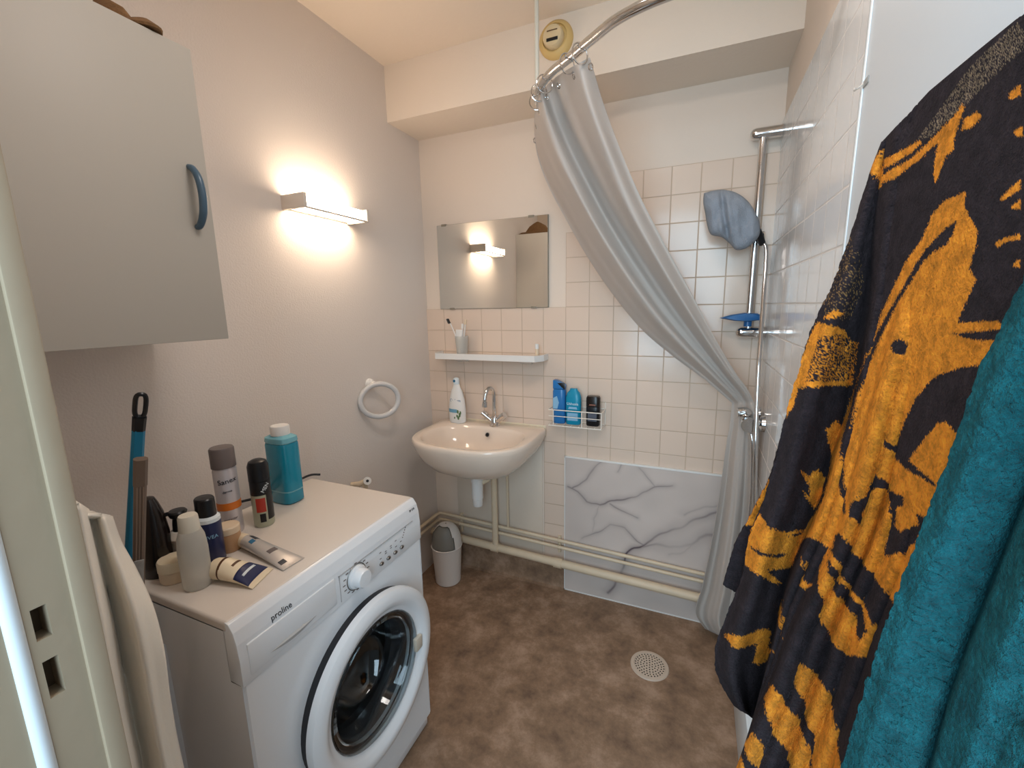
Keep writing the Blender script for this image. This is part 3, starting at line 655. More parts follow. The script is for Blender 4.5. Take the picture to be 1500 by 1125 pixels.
# ------------------------------------------------------------------ washing machine
WY0, WY1, WXB, WXF, WH = -1.479, -0.887, 0.088, 0.528, 0.840
DY, DZ, DR = -1.150, 0.437, 0.232
wm = thing('washing_machine', 'white front loading washing machine against the left wall', 'washing machine', (0.30, -1.183, 0))
bm = B()
# sides, back, bottom as an open shell; the front sheet has the round door hole
y0, y1, x0, x1, z0, z1 = WY0, WY1, WXB, 0.526, 0.05, 0.7045
def quad(bm, *p): return bm.faces.new([bm.verts.new(q) for q in p])
quad(bm, (x0, y0, z0), (x1, y0, z0), (x1, y0, z1), (x0, y0, z1)); quad(bm, (x0, y1, z0), (x0, y1, z1), (x1, y1, z1), (x1, y1, z0))
quad(bm, (x0, y0, z0), (x0, y0, z1), (x0, y1, z1), (x0, y1, z0)); quad(bm, (x0, y0, z0), (x0, y1, z0), (x1, y1, z0), (x1, y0, z0))
quad(bm, (x0, y0, z1), (x0, y0, 0.816), (x0, y1, 0.816), (x0, y1, z1))
quad(bm, (x0, y0, z1), (0.494, y0, z1), (0.494, y0, 0.818), (x0, y0, 0.816)); quad(bm, (x0, y1, z1), (x0, y1, 0.818), (0.494, y1, 0.818), (0.494, y1, z1))
n = 96; hole = []; outr = []
for i in range(n):
    a = 2*PI*i/n; cy_, cz_ = math.cos(a), math.sin(a)
    hole.append((x1+0.002, DY+0.200*cy_, DZ+0.200*cz_))
    s = 1e9
    if cy_ > 1e-9: s = min(s, (y1-0.006-DY)/cy_)
    if cy_ < -1e-9: s = min(s, (y0+0.006-DY)/cy_)
    if cz_ > 1e-9: s = min(s, (z1-DZ)/cz_)
    if cz_ < -1e-9: s = min(s, (z0-DZ)/cz_)
    outr.append((x1+0.002, DY+s*cy_, DZ+s*cz_))
V0 = [bm.verts.new(p) for p in hole]; V1 = [bm.verts.new(p) for p in outr]; V2 = [bm.verts.new((p[0]-0.05, p[1], p[2])) for p in hole]
for i in range(n):
    j = (i+1) % n; bm.faces.new((V0[i], V0[j], V1[j], V1[i])); bm.faces.new((V2[i], V2[j], V0[j], V0[i]))
# corner fillers of the front sheet and its rounded side edges
for cy_, cz_ in ((y0+0.006, z0), (y1-0.006, z0), (y0+0.006, z1), (y1-0.006, z1)):
    near = sorted(V1, key=lambda v: (v.co.y-cy_)**2+(v.co.z-cz_)**2)[:2]
    bm.faces.new((near[0], near[1], bm.verts.new((x1+0.002, cy_, cz_))))
for ya_, yb_ in ((y0, y0+0.006), (y1, y1-0.006)): quad(bm, (x1-0.004, ya_, z0), (x1+0.002, yb_, z0), (x1+0.002, yb_, z1), (x1-0.004, ya_, z1))
for xr in (0.165, 0.275):                                             # pressed ribs in the near side
    rr = [[(xr-0.010, y0, z), (xr-0.006, y0-0.009, z), (xr+0.006, y0-0.009, z), (xr+0.010, y0, z)] for z in (0.08, 0.72)]
    loft(bm, rr, True, True, closed=False)
obj('cabinet', bm, M_ENAMEL, wm)
obj('plinth', box(B(), 0.47, 0.520, WY0+0.01, WY1-0.01, 0.012, 0.052, 0.003), M_ENAMEL, wm)
for x, y in ((0.13, WY0+0.05), (0.13, WY1-0.05), (0.47, WY0+0.05), (0.47, WY1-0.05)):
    obj('foot', lathe(B(), [(0, 0.0005), (0.02, 0.0005), (0.018, 0.02), (0.008, 0.022), (0.008, 0.052), (0, 0.052)], (x, y, 0), 16), M_DARKGREY, wm)
bm = B(); box(bm, 0.075, 0.505, WY0-0.001, WY1+0.001, 0.817, WH, 0.006, 3); obj('top_panel', bm, M_ENAMEL_TOP, wm)
CP = [(0.492, 0.706), (0.530, 0.704), (0.530, 0.760), (0.5275, 0.795), (0.521, 0.820), (0.510, 0.836), (0.500, 0.8385), (0.492, 0.830)]
bm = B(); prism(bm, CP, 'y', WY0, WY1, 0.0012); cp = obj('control_panel', bm, M_ENAMEL, wm)
def front_x(z):
    pts = [(0.704, 0.530), (0.760, 0.530), (0.795, 0.5275), (0.820, 0.521), (0.836, 0.510)]
    return float(np.interp(z, [p[0] for p in pts], [p[1] for p in pts]))
def fmap(yc, zc, off=0.0006, rot=0.0):
    def f(x, y, d): return (front_x(zc+y)+off+d, yc+x, zc+y)
    return f
dw = obj('detergent_drawer', box(B(), 0.515, 0.5318, -1.462, -1.238, 0.716, 0.786, 0.003), M_ENAMEL, wm)
bm = B(); rr = []
for k in range(13):                                                    # scooped grip
    y = -1.42+0.12*k/12; d = math.sin(PI*k/12)
    rr.append([(0.5322, y, 0.733-0.010*d), (0.5322+0.004*d, y, 0.733), (0.5322, y, 0.733+0.004*d+0.0001)])
loft(bm, rr); obj('grip', bm, mat('grip_shade', 'C6C5C4', 0.4), dw)
obj('brand_lettering', text_bm('proline', 0.0175, fmap(-1.380, 0.799)), M_INK, cp)
obj('model_lettering', text_bm('FP 510', 0.009, fmap(-0.916, 0.812)), M_INK, cp)
bm = B()
for (ya_, yb_, za_, zb_) in ((-1.225, -0.925, 0.7805, 0.7820), (-1.225, -1.2235, 0.712, 0.782)): box(bm, 0.5285, 0.5308, ya_, yb_, za_, zb_)
obj('panel_outline', bm, mat('print_grey', 'B4B2B4', 0.5), cp)
kn = obj('dial_knob', lathe(B(), [(0, 0.529), (0.031, 0.529), (0.030, 0.536), (0.025, 0.540), (0.0235, 0.556), (0.021, 0.560), (0, 0.561)], (0, -1.168, 0.747), 32, axis='x'), M_ENAMEL, cp)
bm = B(); torus(bm, (0.5305, -1.168, 0.747), 0.0335, 0.0012, (1, 0, 0), 36, 6); obj('dial_ring', bm, M_STEEL, cp)
bm = B()
for i in range(16):
    a = 2*PI*i/16; q = 0.043; yy, zz = -1.168+q*math.cos(a), 0.747+q*math.sin(a)*0.85
    if zz > 0.787 or zz < 0.708: continue
    box(bm, 0.5296, 0.5306, yy-0.004, yy+0.004, zz-0.0012, zz+0.0012)
obj('dial_marks', bm, M_GREYCAP, cp)
for i in range(4):
    yy = -1.075+i*0.030; obj('button', lathe(B(), [(0, 0.529), (0.0075, 0.529), (0.0075, 0.533), (0.006, 0.535), (0, 0.535)], (0, yy, 0.727), 16, 1, 0.7, axis='x'), M_STEEL, cp)
bm = B()
for i in range(9):
    yy = -1.075+0.016*(i % 5)*1.4; zz = 0.742+0.010*(i//5)+0.004*((i*7) % 3); box(bm, 0.5296, 0.5306, yy-0.004, yy+0.003, zz-0.001, zz+0.001)
for i in range(5): box(bm, 0.5296, 0.5306, -0.978+0.004*i, -0.975+0.004*i, 0.752+0.006*i, 0.755+0.006*i)
obj('symbols', bm, M_GREYCAP, cp)
# door
bm = B(); lathe(bm, [(0.205, 0.528), (0.226, 0.528), (0.226, 0.552), (0.205, 0.552), (0.205, 0.528)], (0, DY, DZ), 72, axis='x')
bmesh.ops.delete(bm, geom=[f for f in bm.faces if len(f.verts) > 4], context='FACES'); obj('door_gap', bm, M_DARKGREY, wm)
prof = [(0.170, 0.546), (0.226, 0.5475), (0.2325, 0.551), (0.2335, 0.562), (0.231, 0.570), (0.223, 0.5755), (0.204, 0.5785), (0.194, 0.576), (0.184, 0.567), (0.176, 0.561), (0.169, 0.560), (0.170, 0.546)]
bm = B(); lathe(bm, prof, (0, DY, DZ), 96, axis='x'); bmesh.ops.delete(bm, geom=[f for f in bm.faces if len(f.verts) > 4], context='FACES')
wd = obj('door_ring', bm, M_ENAMEL, wm)
prof = [(0.1705, 0.556), (0.166, 0.560), (0.150, 0.552), (0.138, 0.530), (0.128, 0.490), (0.112, 0.450), (0.08, 0.428), (0.04, 0.420), (0.0, 0.418)]
prof2 = prof+[(0.0, 0.422), (0.04, 0.424), (0.078, 0.432), (0.108, 0.454), (0.124, 0.491), (0.134, 0.531), (0.147, 0.556), (0.165, 0.564), (0.1705, 0.560)]
bm = B(); lathe(bm, prof2, (0, DY, DZ), 72, axis='x'); bmesh.ops.delete(bm, geom=[f for f in bm.faces if len(f.verts) > 4], context='FACES'); obj('door_glass', bm, M_GLASS, wd)
obj('door_handle', box(B(), 0.560, 0.574, DY+0.150, DY+0.182, DZ-0.045, DZ-0.002, 0.004), mat('handle_beige', 'CFC6B6', 0.4), wd)
prof = [(0.172, 0.528), (0.172, 0.50), (0.150, 0.48), (0.148, 0.46), (0.190, 0.45)]
bm = B(); lathe(bm, prof+prof[::-1][1:], (0, DY, DZ), 64, axis='x'); bmesh.ops.delete(bm, geom=[f for f in bm.faces if len(f.verts) > 4], context='FACES'); 
bmesh.ops.remove_doubles(bm, verts=bm.verts, dist=1e-6); obj('gasket', bm, M_DARKGREY, wm)
bm = B(); lathe(bm, [(0.199, 0.478), (0.199, 0.18), (0.0, 0.17)], (0, DY, DZ), 64, axis='x')
bmesh.ops.delete(bm, geom=[f for f in bm.faces if len(f.verts) > 4 and f.calc_center_median().x > 0.4], context='FACES'); obj('drum', bm, M_DRUM, wm)
obj('power_cord', tube(B(), [(0.09, -0.86, 0.845), (0.068, -0.885, 0.849), (0.045, -0.93, 0.838), (0.032, -1.03, 0.830), (0.030, -1.14, 0.846), (0.034, -1.22, 0.83), (0.06, -1.28, 0.80)], 0.004, seg=8), M_DARKGREY, wm)

# ------------------------------------------------------------------ toiletries on the washing machine
TZ = WH+0.0006
c = (0.150, -1.045, TZ); t = thing('lotion_bottle', 'large clear bottle of bright blue lotion with white cap on the washing machine', 'bottle', c)
flat_bottle(t, [(0.0, 0), (0.0425, 0), (0.047, 0.005), (0.047, 0.185), (0.045, 0.190), (0, 0.191)], c, M_TEAL_LIQ, 0.72, 'body', 3.5)
flat_bottle(t, [(0.0, 0.191), (0.045, 0.191), (0.047, 0.195), (0.045, 0.207), (0.030, 0.214), (0, 0.215)], c, M_TEAL_TOP, 0.72, 'shoulder', 3.5)
bm = B(); lathe(bm, [(0, 0.214), (0.027, 0.214), (0.027, 0.238), (0.0245, 0.242), (0, 0.243)], c, 32); obj('cap', bm, M_WHITE, t)
flat_bottle(t, [(0.0, 0.038), (0.0468, 0.038), (0.0476, 0.040), (0.0468, 0.043), (0, 0.043)], c, M_TEAL_TOP, 0.72, 'waist_line', 3.5)
def standing(name, label, c, parts, cat='bottle', seg=36, sy=1.0):
    t = thing(name, label, cat, c)
    for nm, prof, m in parts:
        bm = B(); lathe(bm, prof, c, seg, 1.0, sy); obj(nm, bm, m, t)
    return t
c = (0.222, -1.180, TZ); a = cam_ang(c)
t = standing('deodorant_can', 'black capped deodorant can with red label beside the blue lotion bottle', c, [
    ('body', [(0, 0), (0.0235, 0), (0.0255, 0.004), (0.0255, 0.092), (0, 0.093)], M_GREENISH),
    ('upper_body', [(0, 0.093), (0.0256, 0.093), (0.0256, 0.13), (0, 0.131)], M_BLACK),
    ('cap', [(0, 0.131), (0.026, 0.131), (0.026, 0.172), (0.0215, 0.184), (0.012, 0.189), (0, 0.190)], M_BLACK)])
bm = B(); patch(bm, c, 0.0256, a-0.62, a+0.30, c[2]+0.045, c[2]+0.085); obj('red_label', bm, M_RED, t)
bm = B(); patch(bm, c, 0.0256, a-0.35, a+0.20, c[2]+0.016, c[2]+0.040); obj('dark_label', bm, M_BLACK, t)
obj('back_label', patch(B(), c, 0.0256, a+0.42, a+1.6, c[2]+0.020, c[2]+0.093), M_BLACK, t)
obj('lettering', text_bm('MEN', 0.014, cyl_map(c, 0.0257, a+0.45, c[2]+0.112, 0.9)), M_LABELW, t)
c = (0.176, -1.240, TZ); a = cam_ang(c)
t = standing('spray_can', 'tall silver spray can with grey cap and orange band', c, [
    ('body', [(0, 0), (0.026, 0), (0.0275, 0.006), (0.0275, 0.176), (0.0245, 0.186), (0, 0.187)], M_SPRAY),
    ('cap', [(0, 0.184), (0.0285, 0.184), (0.0285, 0.233), (0.026, 0.237), (0, 0.238)], M_GREYCAP)])
bm = B(); patch(bm, c, 0.0275, a-1.5, a+1.5, c[2]+0.070, c[2]+0.090, 24); obj('orange_band', bm, M_ORANGE, t)
obj('lettering', text_bm('Sanex', 0.019, cyl_map(c, 0.0276, a+0.1, c[2]+0.150, 0.10)), M_INK, t)
obj('small_lettering', text_bm('dermo', 0.008, cyl_map(c, 0.0276, a, c[2]+0.122, 0.10)), M_INK, t)
obj('lower_lettering', text_bm('protector', 0.008, cyl_map(c, 0.0276, a, c[2]+0.045, 0.10)), M_GREYCAP, t)
c = (0.258, -1.302, TZ)
standing('cream_jar', 'small tan jar with pale lid behind the lying tubes', c, [
    ('body', [(0, 0), (0.024, 0), (0.026, 0.004), (0.026, 0.046), (0, 0.047)], M_SKINJAR),
    ('lid', [(0, 0.047), (0.0265, 0.047), (0.0265, 0.062), (0.024, 0.065), (0, 0.066)], M_BEIGE)], 'jar')
c = (0.270, -1.352, TZ); a = cam_ang(c)
t = standing('navy_bottle', 'navy blue bottle with black cap standing behind the navy and cream tube', c, [
    ('body', [(0, 0), (0.027, 0), (0.030, 0.005), (0.030, 0.104), (0, 0.105)], M_NAVY),
    ('shoulder', [(0, 0.105), (0.0302, 0.105), (0.0295, 0.113), (0.023, 0.118), (0, 0.119)], M_LABELW),
    ('cap', [(0, 0.118), (0.023, 0.118), (0.0225, 0.158), (0.020, 0.161), (0, 0.162)], M_BLACK)], sy=0.85)
obj('lettering', text_bm('NIVEA', 0.012, lambda x, y, d: cyl_map(c, 0.0303, a, c[2]+0.072)(x, y, d)), M_LABELB, t)
c = (0.335, -1.425, TZ)
standing('white_lotion_bottle', 'translucent white lotion bottle at the near edge of the washing machine', c, [
    ('body', [(0, 0), (0.024, 0), (0.027, 0.005), (0.0275, 0.085), (0.025, 0.115), (0.020, 0.130), (0, 0.131)], mat('milky_plastic', 'EFECE4', 0.45, trans=0.55, ior=1.12)),
    ('cap', [(0, 0.130), (0.0195, 0.130), (0.018, 0.160), (0.016, 0.164), (0, 0.165)], mat('milky_cap', 'DDD6C6', 0.35))])
c = (0.262, -1.428, TZ)
standing('cream_pot', 'low round cream pot with pale lid at the near left corner of the washing machine', c, [
    ('body', [(0, 0), (0.027, 0), (0.029, 0.004), (0.029, 0.026), (0, 0.027)], M_BEIGE),
    ('lid', [(0, 0.027), (0.030, 0.027), (0.030, 0.046), (0.028, 0.050), (0, 0.051)], M_CREAM)], 'pot')
c = (0.222, -1.385, TZ); t = thing('pump_bottle', 'small clear pump bottle with black pump behind the round cream pot', 'bottle', c)
bm = B(); lathe(bm, [(0, 0), (0.022, 0), (0.024, 0.004), (0.024, 0.078), (0.018, 0.088), (0, 0.089)], c, 28); obj('body', bm, M_CLEAR, t)
a = cam_ang(c); bm = B(); patch(bm, c, 0.0242, a-1.0, a+1.0, c[2]+0.015, c[2]+0.072); obj('label', bm, mat('label_taupe', '8A8076', 0.5, noise_amt=0.6, noise_scale=120), t)
bm = B(); lathe(bm, [(0, 0.088), (0.014, 0.088), (0.013, 0.104), (0.011, 0.118), (0.016, 0.122), (0.019, 0.132), (0.016, 0.136), (0, 0.137)], c, 24); tube(bm, [(c[0], c[1], c[2]+0.130), (c[0]-0.012, c[1]-0.018, c[2]+0.131), (c[0]-0.018, c[1]-0.028, c[2]+0.124)], 0.005, seg=8); obj('pump', bm, M_BLACK, t)
c = (0.200, -1.428, TZ)
standing('dark_bottle', 'tall dark brown bottle half hidden behind the brown handle', c, [
    ('body', [(0, 0), (0.034, 0), (0.037, 0.005), (0.036, 0.10), (0.030, 0.145), (0.022, 0.168), (0.016, 0.180), (0, 0.183)], M_DARKBROWN)], sy=0.8)
# lying tubes
def lying_tube(name, label, p_cap, p_end, w_cap, w_end, h_cap, m, n=24):
    """squeezed tube lying on the machine: round at the cap, flat at the crimped end"""
    a, b = Vector((p_cap[0], p_cap[1], TZ)), Vector((p_end[0], p_end[1], TZ)); d = (b-a).normalized(); s = Vector((-d.y, d.x, 0)).normalized(); L = (b-a).length
    t = thing(name, label, 'tube', (a.x, a.y, TZ))
    def rad(k): return (w_cap+(w_end-w_cap)*k)/2, max(0.0014, h_cap/2*(1-k)**0.75)
    rings = []
    for k in np.linspace(0, 1, 16):
        w, h = rad(k)
        rings.append([a+d*L*k+s*w*math.cos(q)+Vector((0, 0, TZ-a.z+h+h*math.sin(q))) for q in [2*PI*i/n for i in range(n)]])
    bm = B(); loft(bm, rings); obj('body', bm, m, t)
    return t, a, d, s, L, rad
def tube_patch(t, name, m, a, d, s, L, rad, k0, k1, q0, q1, e=0.0005, nk=10, nq=14):
    bm = B(); V = []
    for i in range(nk+1):
        k = k0+(k1-k0)*i/nk; w, h = rad(k); row = []
        for j in range(nq+1):
            q = q0+(q1-q0)*j/nq
            row.append(bm.verts.new(a+d*L*k+s*(w+e)*math.cos(q)+Vector((0, 0, TZ-a.z+h+(h+e)*math.sin(q)))))
        V.append(row)
    for i in range(nk):
        for j in range(nq): bm.faces.new((V[i][j], V[i+1][j], V[i+1][j+1], V[i][j+1]))
    o = obj(name, bm, m, t); md = o.modifiers.new('thick', 'SOLIDIFY'); md.thickness = 0.0004; return o
pc, pe = on_z(331, 833, TZ+0.023), on_z(386, 848, TZ)
t, a, d, s, L, rad = lying_tube('navy_cream_tube', 'cream tube with navy label and brown ring lying at the near front of the machine', pc, pe, 0.052, 0.074, 0.046, M_CREAM)
bm = B(); loft(bm, [[a-d*q+s*0.025*f*math.cos(w)+Vector((0, 0, TZ-a.z+0.023+0.0228*f*math.sin(w))) for w in [2*PI*i/24 for i in range(24)]] for q, f in ((0.0035, 1.0), (0.022, 0.98), (0.026, 0.9))]); obj('cap', bm, M_CREAM, t)
bm = B(); loft(bm, [[a-d*q+s*0.0256*math.cos(w)+Vector((0, 0, TZ-a.z+0.0235+0.0233*math.sin(w))) for w in [2*PI*i/24 for i in range(24)]] for q in (-0.001, 0.004)]); obj('brown_ring', bm, M_BROWN, t)
tube_patch(t, 'navy_label', M_NAVY, a, d, s, L, rad, 0.45, 0.88, PI*0.12, PI*0.93)
tube_patch(t, 'print_lines', M_BROWN, a, d, s, L, rad, 0.24, 0.30, PI*0.30, PI*0.60)
tube_patch(t, 'white_print', M_LABELW, a, d, s, L, rad, 0.60, 0.66, PI*0.30, PI*0.70, 0.0011)
pc, pe = on_z(362, 795, TZ+0.014), on_z(431, 827, TZ)
t, a, d, s, L, rad = lying_tube('silver_tube', 'silver cream tube lying across the machine behind the navy and cream tube', pc, pe, 0.034, 0.058, 0.034, M_SILVER)
bm = B(); loft(bm, [[a-d*q+s*0.016*f*math.cos(w)+Vector((0, 0, TZ-a.z+0.0172+0.0168*f*math.sin(w))) for w in [2*PI*i/24 for i in range(24)]] for q, f in ((0.0, 1.0), (0.003, 1.03), (0.028, 0.98), (0.031, 0.85))]); obj('cap', bm, M_CREAM, t)
tube_patch(t, 'dark_print', M_INK, a, d, s, L, rad, 0.05, 0.18, PI*0.2, PI*0.45)
tube_patch(t, 'blue_print', M_INKB, a, d, s, L, rad, 0.14, 0.22, PI*0.5, PI*0.7)
tube_patch(t, 'small_print', M_GREYCAP, a, d, s, L, rad, 0.52, 0.60, PI*0.35, PI*0.65)
tube_patch(t, 'end_print', M_INK, a, d, s, L, rad, 0.82, 0.90, PI*0.55, PI*0.75)

# ------------------------------------------------------------------ cleaning handles and white cloth beside the machine
def bar(bm, p0, p1, w0, w1, th, bev=0.003):
    p0, p1 = Vector(p0), Vector(p1); d = (p1-p0).normalized(); view = Vector(CAM)-p0; view.z = 0
    s = d.cross(view).normalized(); nn = s.cross(d).normalized()
    def ring(p, w): return [p+s*w/2*x+nn*th/2*y for x, y in ((-1, -0.4), (-0.6, -1), (0.6, -1), (1, -0.4), (1, 0.4), (0.6, 1), (-0.6, 1), (-1, 0.4))]
    return loft(bm, [ring(p0, w0), ring(p0.lerp(p1, 0.5), (w0+w1)/2), ring(p1, w1)])
yb = -1.512
g0, g1, g2, g3 = [Vector(on_y(u, v, yb)) for u, v in ((207, 576), (203, 629), (199, 690), (190, 850))]
dirn = (g3-g1).normalized(); foot = g3+dirn*((0.01-g3.z)/dirn.z)
bl = thing('broom', 'blue broom handle with black hanging loop standing behind the washing machine', 'broom', (foot.x, foot.y, 0))
obj('pole', bar(B(), foot, g1, 0.030, 0.0185, 0.012), M_BLUEH, bl)
bm = B(); bar(bm, g1-(g0-g1)*0.02, g1.lerp(g0, 0.35), 0.019, 0.020, 0.013)
L0, L1 = g1.lerp(g0, 0.33), g0; dv = (L1-L0); sv = dv.normalized().cross(Vector((CAM[0]-L0.x, CAM[1]-L0.y, 0))).normalized()
pts = []
for i in range(24):
    q = 2*PI*i/24; pts.append(L0.lerp(L1, 0.5)+dv*0.46*math.copysign(abs(math.sin(q))**0.6, math.sin(q))+sv*0.0072*math.copysign(abs(math.cos(q))**0.6, math.cos(q)))
tube(bm, pts+[pts[0]], 0.0038, smooth=False, seg=8, closed=True); obj('hanging_grip', bm, M_BLACK, bl)
yb2 = -1.535
h0, h1 = [Vector(on_y(u, v, yb2)) for u, v in ((206, 672), (203, 850))]
dirn = (h1-h0).normalized(); foot = h1+dirn*((0.01-h1.z)/dirn.z)
br = thing('mop', 'brown ribbed mop handle leaning in front of the blue broom handle', 'mop', (foot.x, foot.y, 0))
obj('pole', bar(B(), foot, h0.lerp(h1, 0.16), 0.018, 0.0175, 0.011), M_TAUPE, br)
obj('grip', bar(B(), h0.lerp(h1, 0.20), h0, 0.0195, 0.0195, 0.014), M_TAUPE, br)
bm = B(); q0 = h0.lerp(h1, 0.20); sv = (h1-h0).normalized().cross(Vector((CAM[0]-q0.x, CAM[1]-q0.y, 0))).normalized(); nv = sv.cross((h1-h0).normalized()).normalized()
if nv.dot(Vector(CAM)-q0) < 0: nv = -nv
for k in (-1, 0, 1): tube(bm, [q0+nv*0.0057+sv*0.0042*k, h1+nv*0.0057+sv*0.0042*k], 0.0011, smooth=False, seg=6)
obj('ribs', bm, mat('rib_brown', '8A776A', 0.45), br)
l0, l1 = h0.lerp(h1, 0.80)+nv*0.0072, h0.lerp(h1, 1.02)+nv*0.0072
obj('label', bar(B(), l1, l0, 0.014, 0.014, 0.002), mat('label_greyish', 'A9A7A4', 0.4, noise_amt=0.4, noise_scale=140), br)

def sheet(name, P, m, parent=None, thick=0.006, sub=0):
    """grid of world points (rows x cols x 3) to a mesh with thickness"""
    nr, nc = P.shape[:2]
    loc = np.array(root_loc(parent)) if parent is not None else np.zeros(3)
    me = bpy.data.meshes.new(name)
    idx = np.arange(nr*nc).reshape(nr, nc)
    f = np.stack([idx[:-1, :-1], idx[1:, :-1], idx[1:, 1:], idx[:-1, 1:]], -1).reshape(-1, 4)
    me.from_pydata((P.reshape(-1, 3)-loc).tolist(), [], f.tolist())
    o = finish(name, me, m, parent, 180)
    if thick:
        md = o.modifiers.new('thick', 'SOLIDIFY'); md.thickness = thick; md.offset = 0
    if sub:
        s = o.modifiers.new('sub', 'SUBSURF'); s.levels = sub; s.render_levels = sub
    return o
def resample(poly, n, by=None):
    p = np.array(poly, float); d = np.r_[0, np.cumsum(np.hypot(*np.diff(p, axis=0).T))]; d /= d[-1]
    t = np.linspace(0, 1, n)
    # smooth: cubic through control points (Catmull-Rom on the chord parameter)
    out = np.zeros((n, p.shape[1])); m = np.gradient(p, d, axis=0)
    k = np.clip(np.searchsorted(d, t, side='right')-1, 0, len(d)-2); h = (d[k+1]-d[k])[:, None]; u = ((t-d[k])/(d[k+1]-d[k]))[:, None]
    out = (2*u**3-3*u**2+1)*p[k]+(u**3-2*u**2+u)*h*m[k]+(-2*u**3+3*u**2)*p[k+1]+(u**3-u**2)*h*m[k+1]
    return out
def spline_cols(A, n):
    """A: (rows, k, c) control columns -> (rows, n, c)"""
    return np.stack([resample_uniform(r, n) for r in A])
def resample_uniform(p, n):
    K = len(p); t = np.linspace(0, K-1, n); k = np.clip(t.astype(int), 0, K-2); u = (t-k)[:, None]
    m = np.gradient(p, axis=0)
    return (2*u**3-3*u**2+1)*p[k]+(u**3-2*u**2+u)*m[k]+(-2*u**3+3*u**2)*p[k+1]+(u**3-u**2)*m[k+1]
def px_to_world(uv, y):
    d = (uv[..., 0:1]-750)/FPX*AX[0] + (562.5-uv[..., 1:2])/FPX*AX[1] + AX[2]
    return CAM + d*((y-CAM[1])/d[..., 1])[..., None]

# white cloth hanging beside the machine
E_ = [(162, 757), (174, 791), (196, 832), (222, 889), (237, 946), (247, 1021), (258, 1085), (268, 1130), (290, 1300)]
F_l = [(138, 752), (150, 800), (164, 850), (180, 910), (194, 980), (208, 1050), (222, 1120), (240, 1240), (255, 1330)]
G_l = [(112, 738), (122, 790), (134, 850), (146, 910), (158, 980), (170, 1050), (184, 1120), (196, 1240), (210, 1330)]
H_l = [(95, 730), (100, 790), (108, 850), (116, 910), (126, 980), (136, 1050), (148, 1120), (160, 1240), (176, 1330)]
A = np.stack([resample(q, 60) for q in (H_l, G_l, F_l, E_)], 1); uv = spline_cols(A, 50)
yy = np.tile(np.interp(np.linspace(0, 1, 50), [0, 0.15, 0.34, 0.52, 0.72, 0.82, 1], [-1.650, -1.640, -1.662, -1.612, -1.602, -1.610, -1.575]), (60, 1))
yy += 0.004*np.sin(np.linspace(0, 1, 50)*24)[None, :]*np.linspace(0.2, 1, 60)[:, None]
P = px_to_world(uv, yy)
wc = thing('white_cloth', 'white cotton cloth hanging in folds between the door frame and the washing machine', 'cloth', tuple(P[-1, 25]*np.array([1, 1, 0])))
sheet('hanging_part', P, M_CLOTHW, wc, 0.006)
# the fold over the top, going back to the hook on the wall
top = P[0]; rows = [top+np.array([0, 0, 0.002])*0]
back = np.array([[top[i, 0]-0.01, -1.748, top[i, 2]+0.035*math.sin(PI*(i/49)**0.7)+0.004] for i in range(50)])
R2 = np.stack([top*(1-k)+back*k+np.array([0, 0, 0.012*math.sin(PI*k)]) for k in np.linspace(0, 1, 12)])
sheet('top_fold', R2, M_CLOTHW, wc, 0.006)

# ------------------------------------------------------------------ swing bin
bc = Vector((0.160, -0.170, 0.0005))
bn = thing('swing_bin', 'white swing bin with grey flap lid in the corner under the washbasin', 'bin', bc)
BH = 0.205
bm = B(); lathe(bm, [(0, 0), (0.062, 0), (0.066, 0.005), (0.077, BH-0.006), (0.079, BH), (0.0, BH)], bc, 40); obj('body', bm, M_BIN, bn)
fa = cam_ang(bc)-0.55
def dome(r, h, pred, off=0.0):
    bm = B(); n, k = 56, 16; V = {}
    for j in range(k+1):
        b = (PI/2)*j/k
        for i in range(n):
            a = 2*PI*i/n; rr = (r+off)*max(math.cos(b), 0.02)**0.75
            V[i, j] = bm.verts.new((bc.x+rr*math.cos(a), bc.y+rr*math.sin(a), bc.z+BH+(h+off)*math.sin(b)))
    for j in range(k):
        for i in range(n):
            a = 2*PI*(i+0.5)/n; da = (a-fa+PI) % (2*PI)-PI; b = (j+0.5)/k
            if pred(da, b): bm.faces.new((V[i, j], V[(i+1) % n, j], V[(i+1) % n, j+1], V[i, j+1]))
    bmesh.ops.delete(bm, geom=[v for v in bm.verts if not v.link_faces], context='VERTS'); return bm
isflap = lambda da, b: abs(da) < 1.15*(1-0.25*b) and 0.02 < b < 0.80
obj('hood', dome(0.079, 0.120, lambda da, b: not isflap(da, b)), M_BIN, bn)
o = obj('flap', dome(0.077, 0.117, isflap), M_GREYLID, bn); md = o.modifiers.new('thick', 'SOLIDIFY'); md.thickness = 0.002
obj('rim', torus(B(), (bc.x, bc.y, bc.z+BH), 0.0785, 0.003, (0, 0, 1), 40, 8), M_BIN, bn)

# ------------------------------------------------------------------ floor drain
dc = on_z(951.5, 974, 0.004); DRr = 0.068
dn = thing('floor_drain', 'round beige floor drain grate with small holes in the lino', 'drain', (dc[0], dc[1], 0))
obj('rim', lathe(B(), [(0.058, 0.0002), (DRr+0.006, 0.0002), (DRr+0.004, 0.004), (0.060, 0.005), (0.058, 0.0002)], (dc[0], dc[1], 0.0), 48), M_DRAIN, dn)
obj('plate', lathe(B(), [(0, 0.0003), (0.0585, 0.0003), (0.0585, 0.0035), (0, 0.0037)], (dc[0], dc[1], 0), 40), M_DRAIN, dn)
bm = B()
for ring_r, cnt in ((0.0, 1), (0.012, 6), (0.023, 12), (0.034, 18), (0.045, 24), (0.054, 28)):
    for i in range(cnt):
        q = 2*PI*i/cnt+ring_r*50; x, y = dc[0]+ring_r*math.cos(q), dc[1]+ring_r*math.sin(q)
        lathe(bm, [(0, 0.0034), (0.0028, 0.0034), (0.0026, 0.0041), (0, 0.0041)], (x, y, 0), 8)
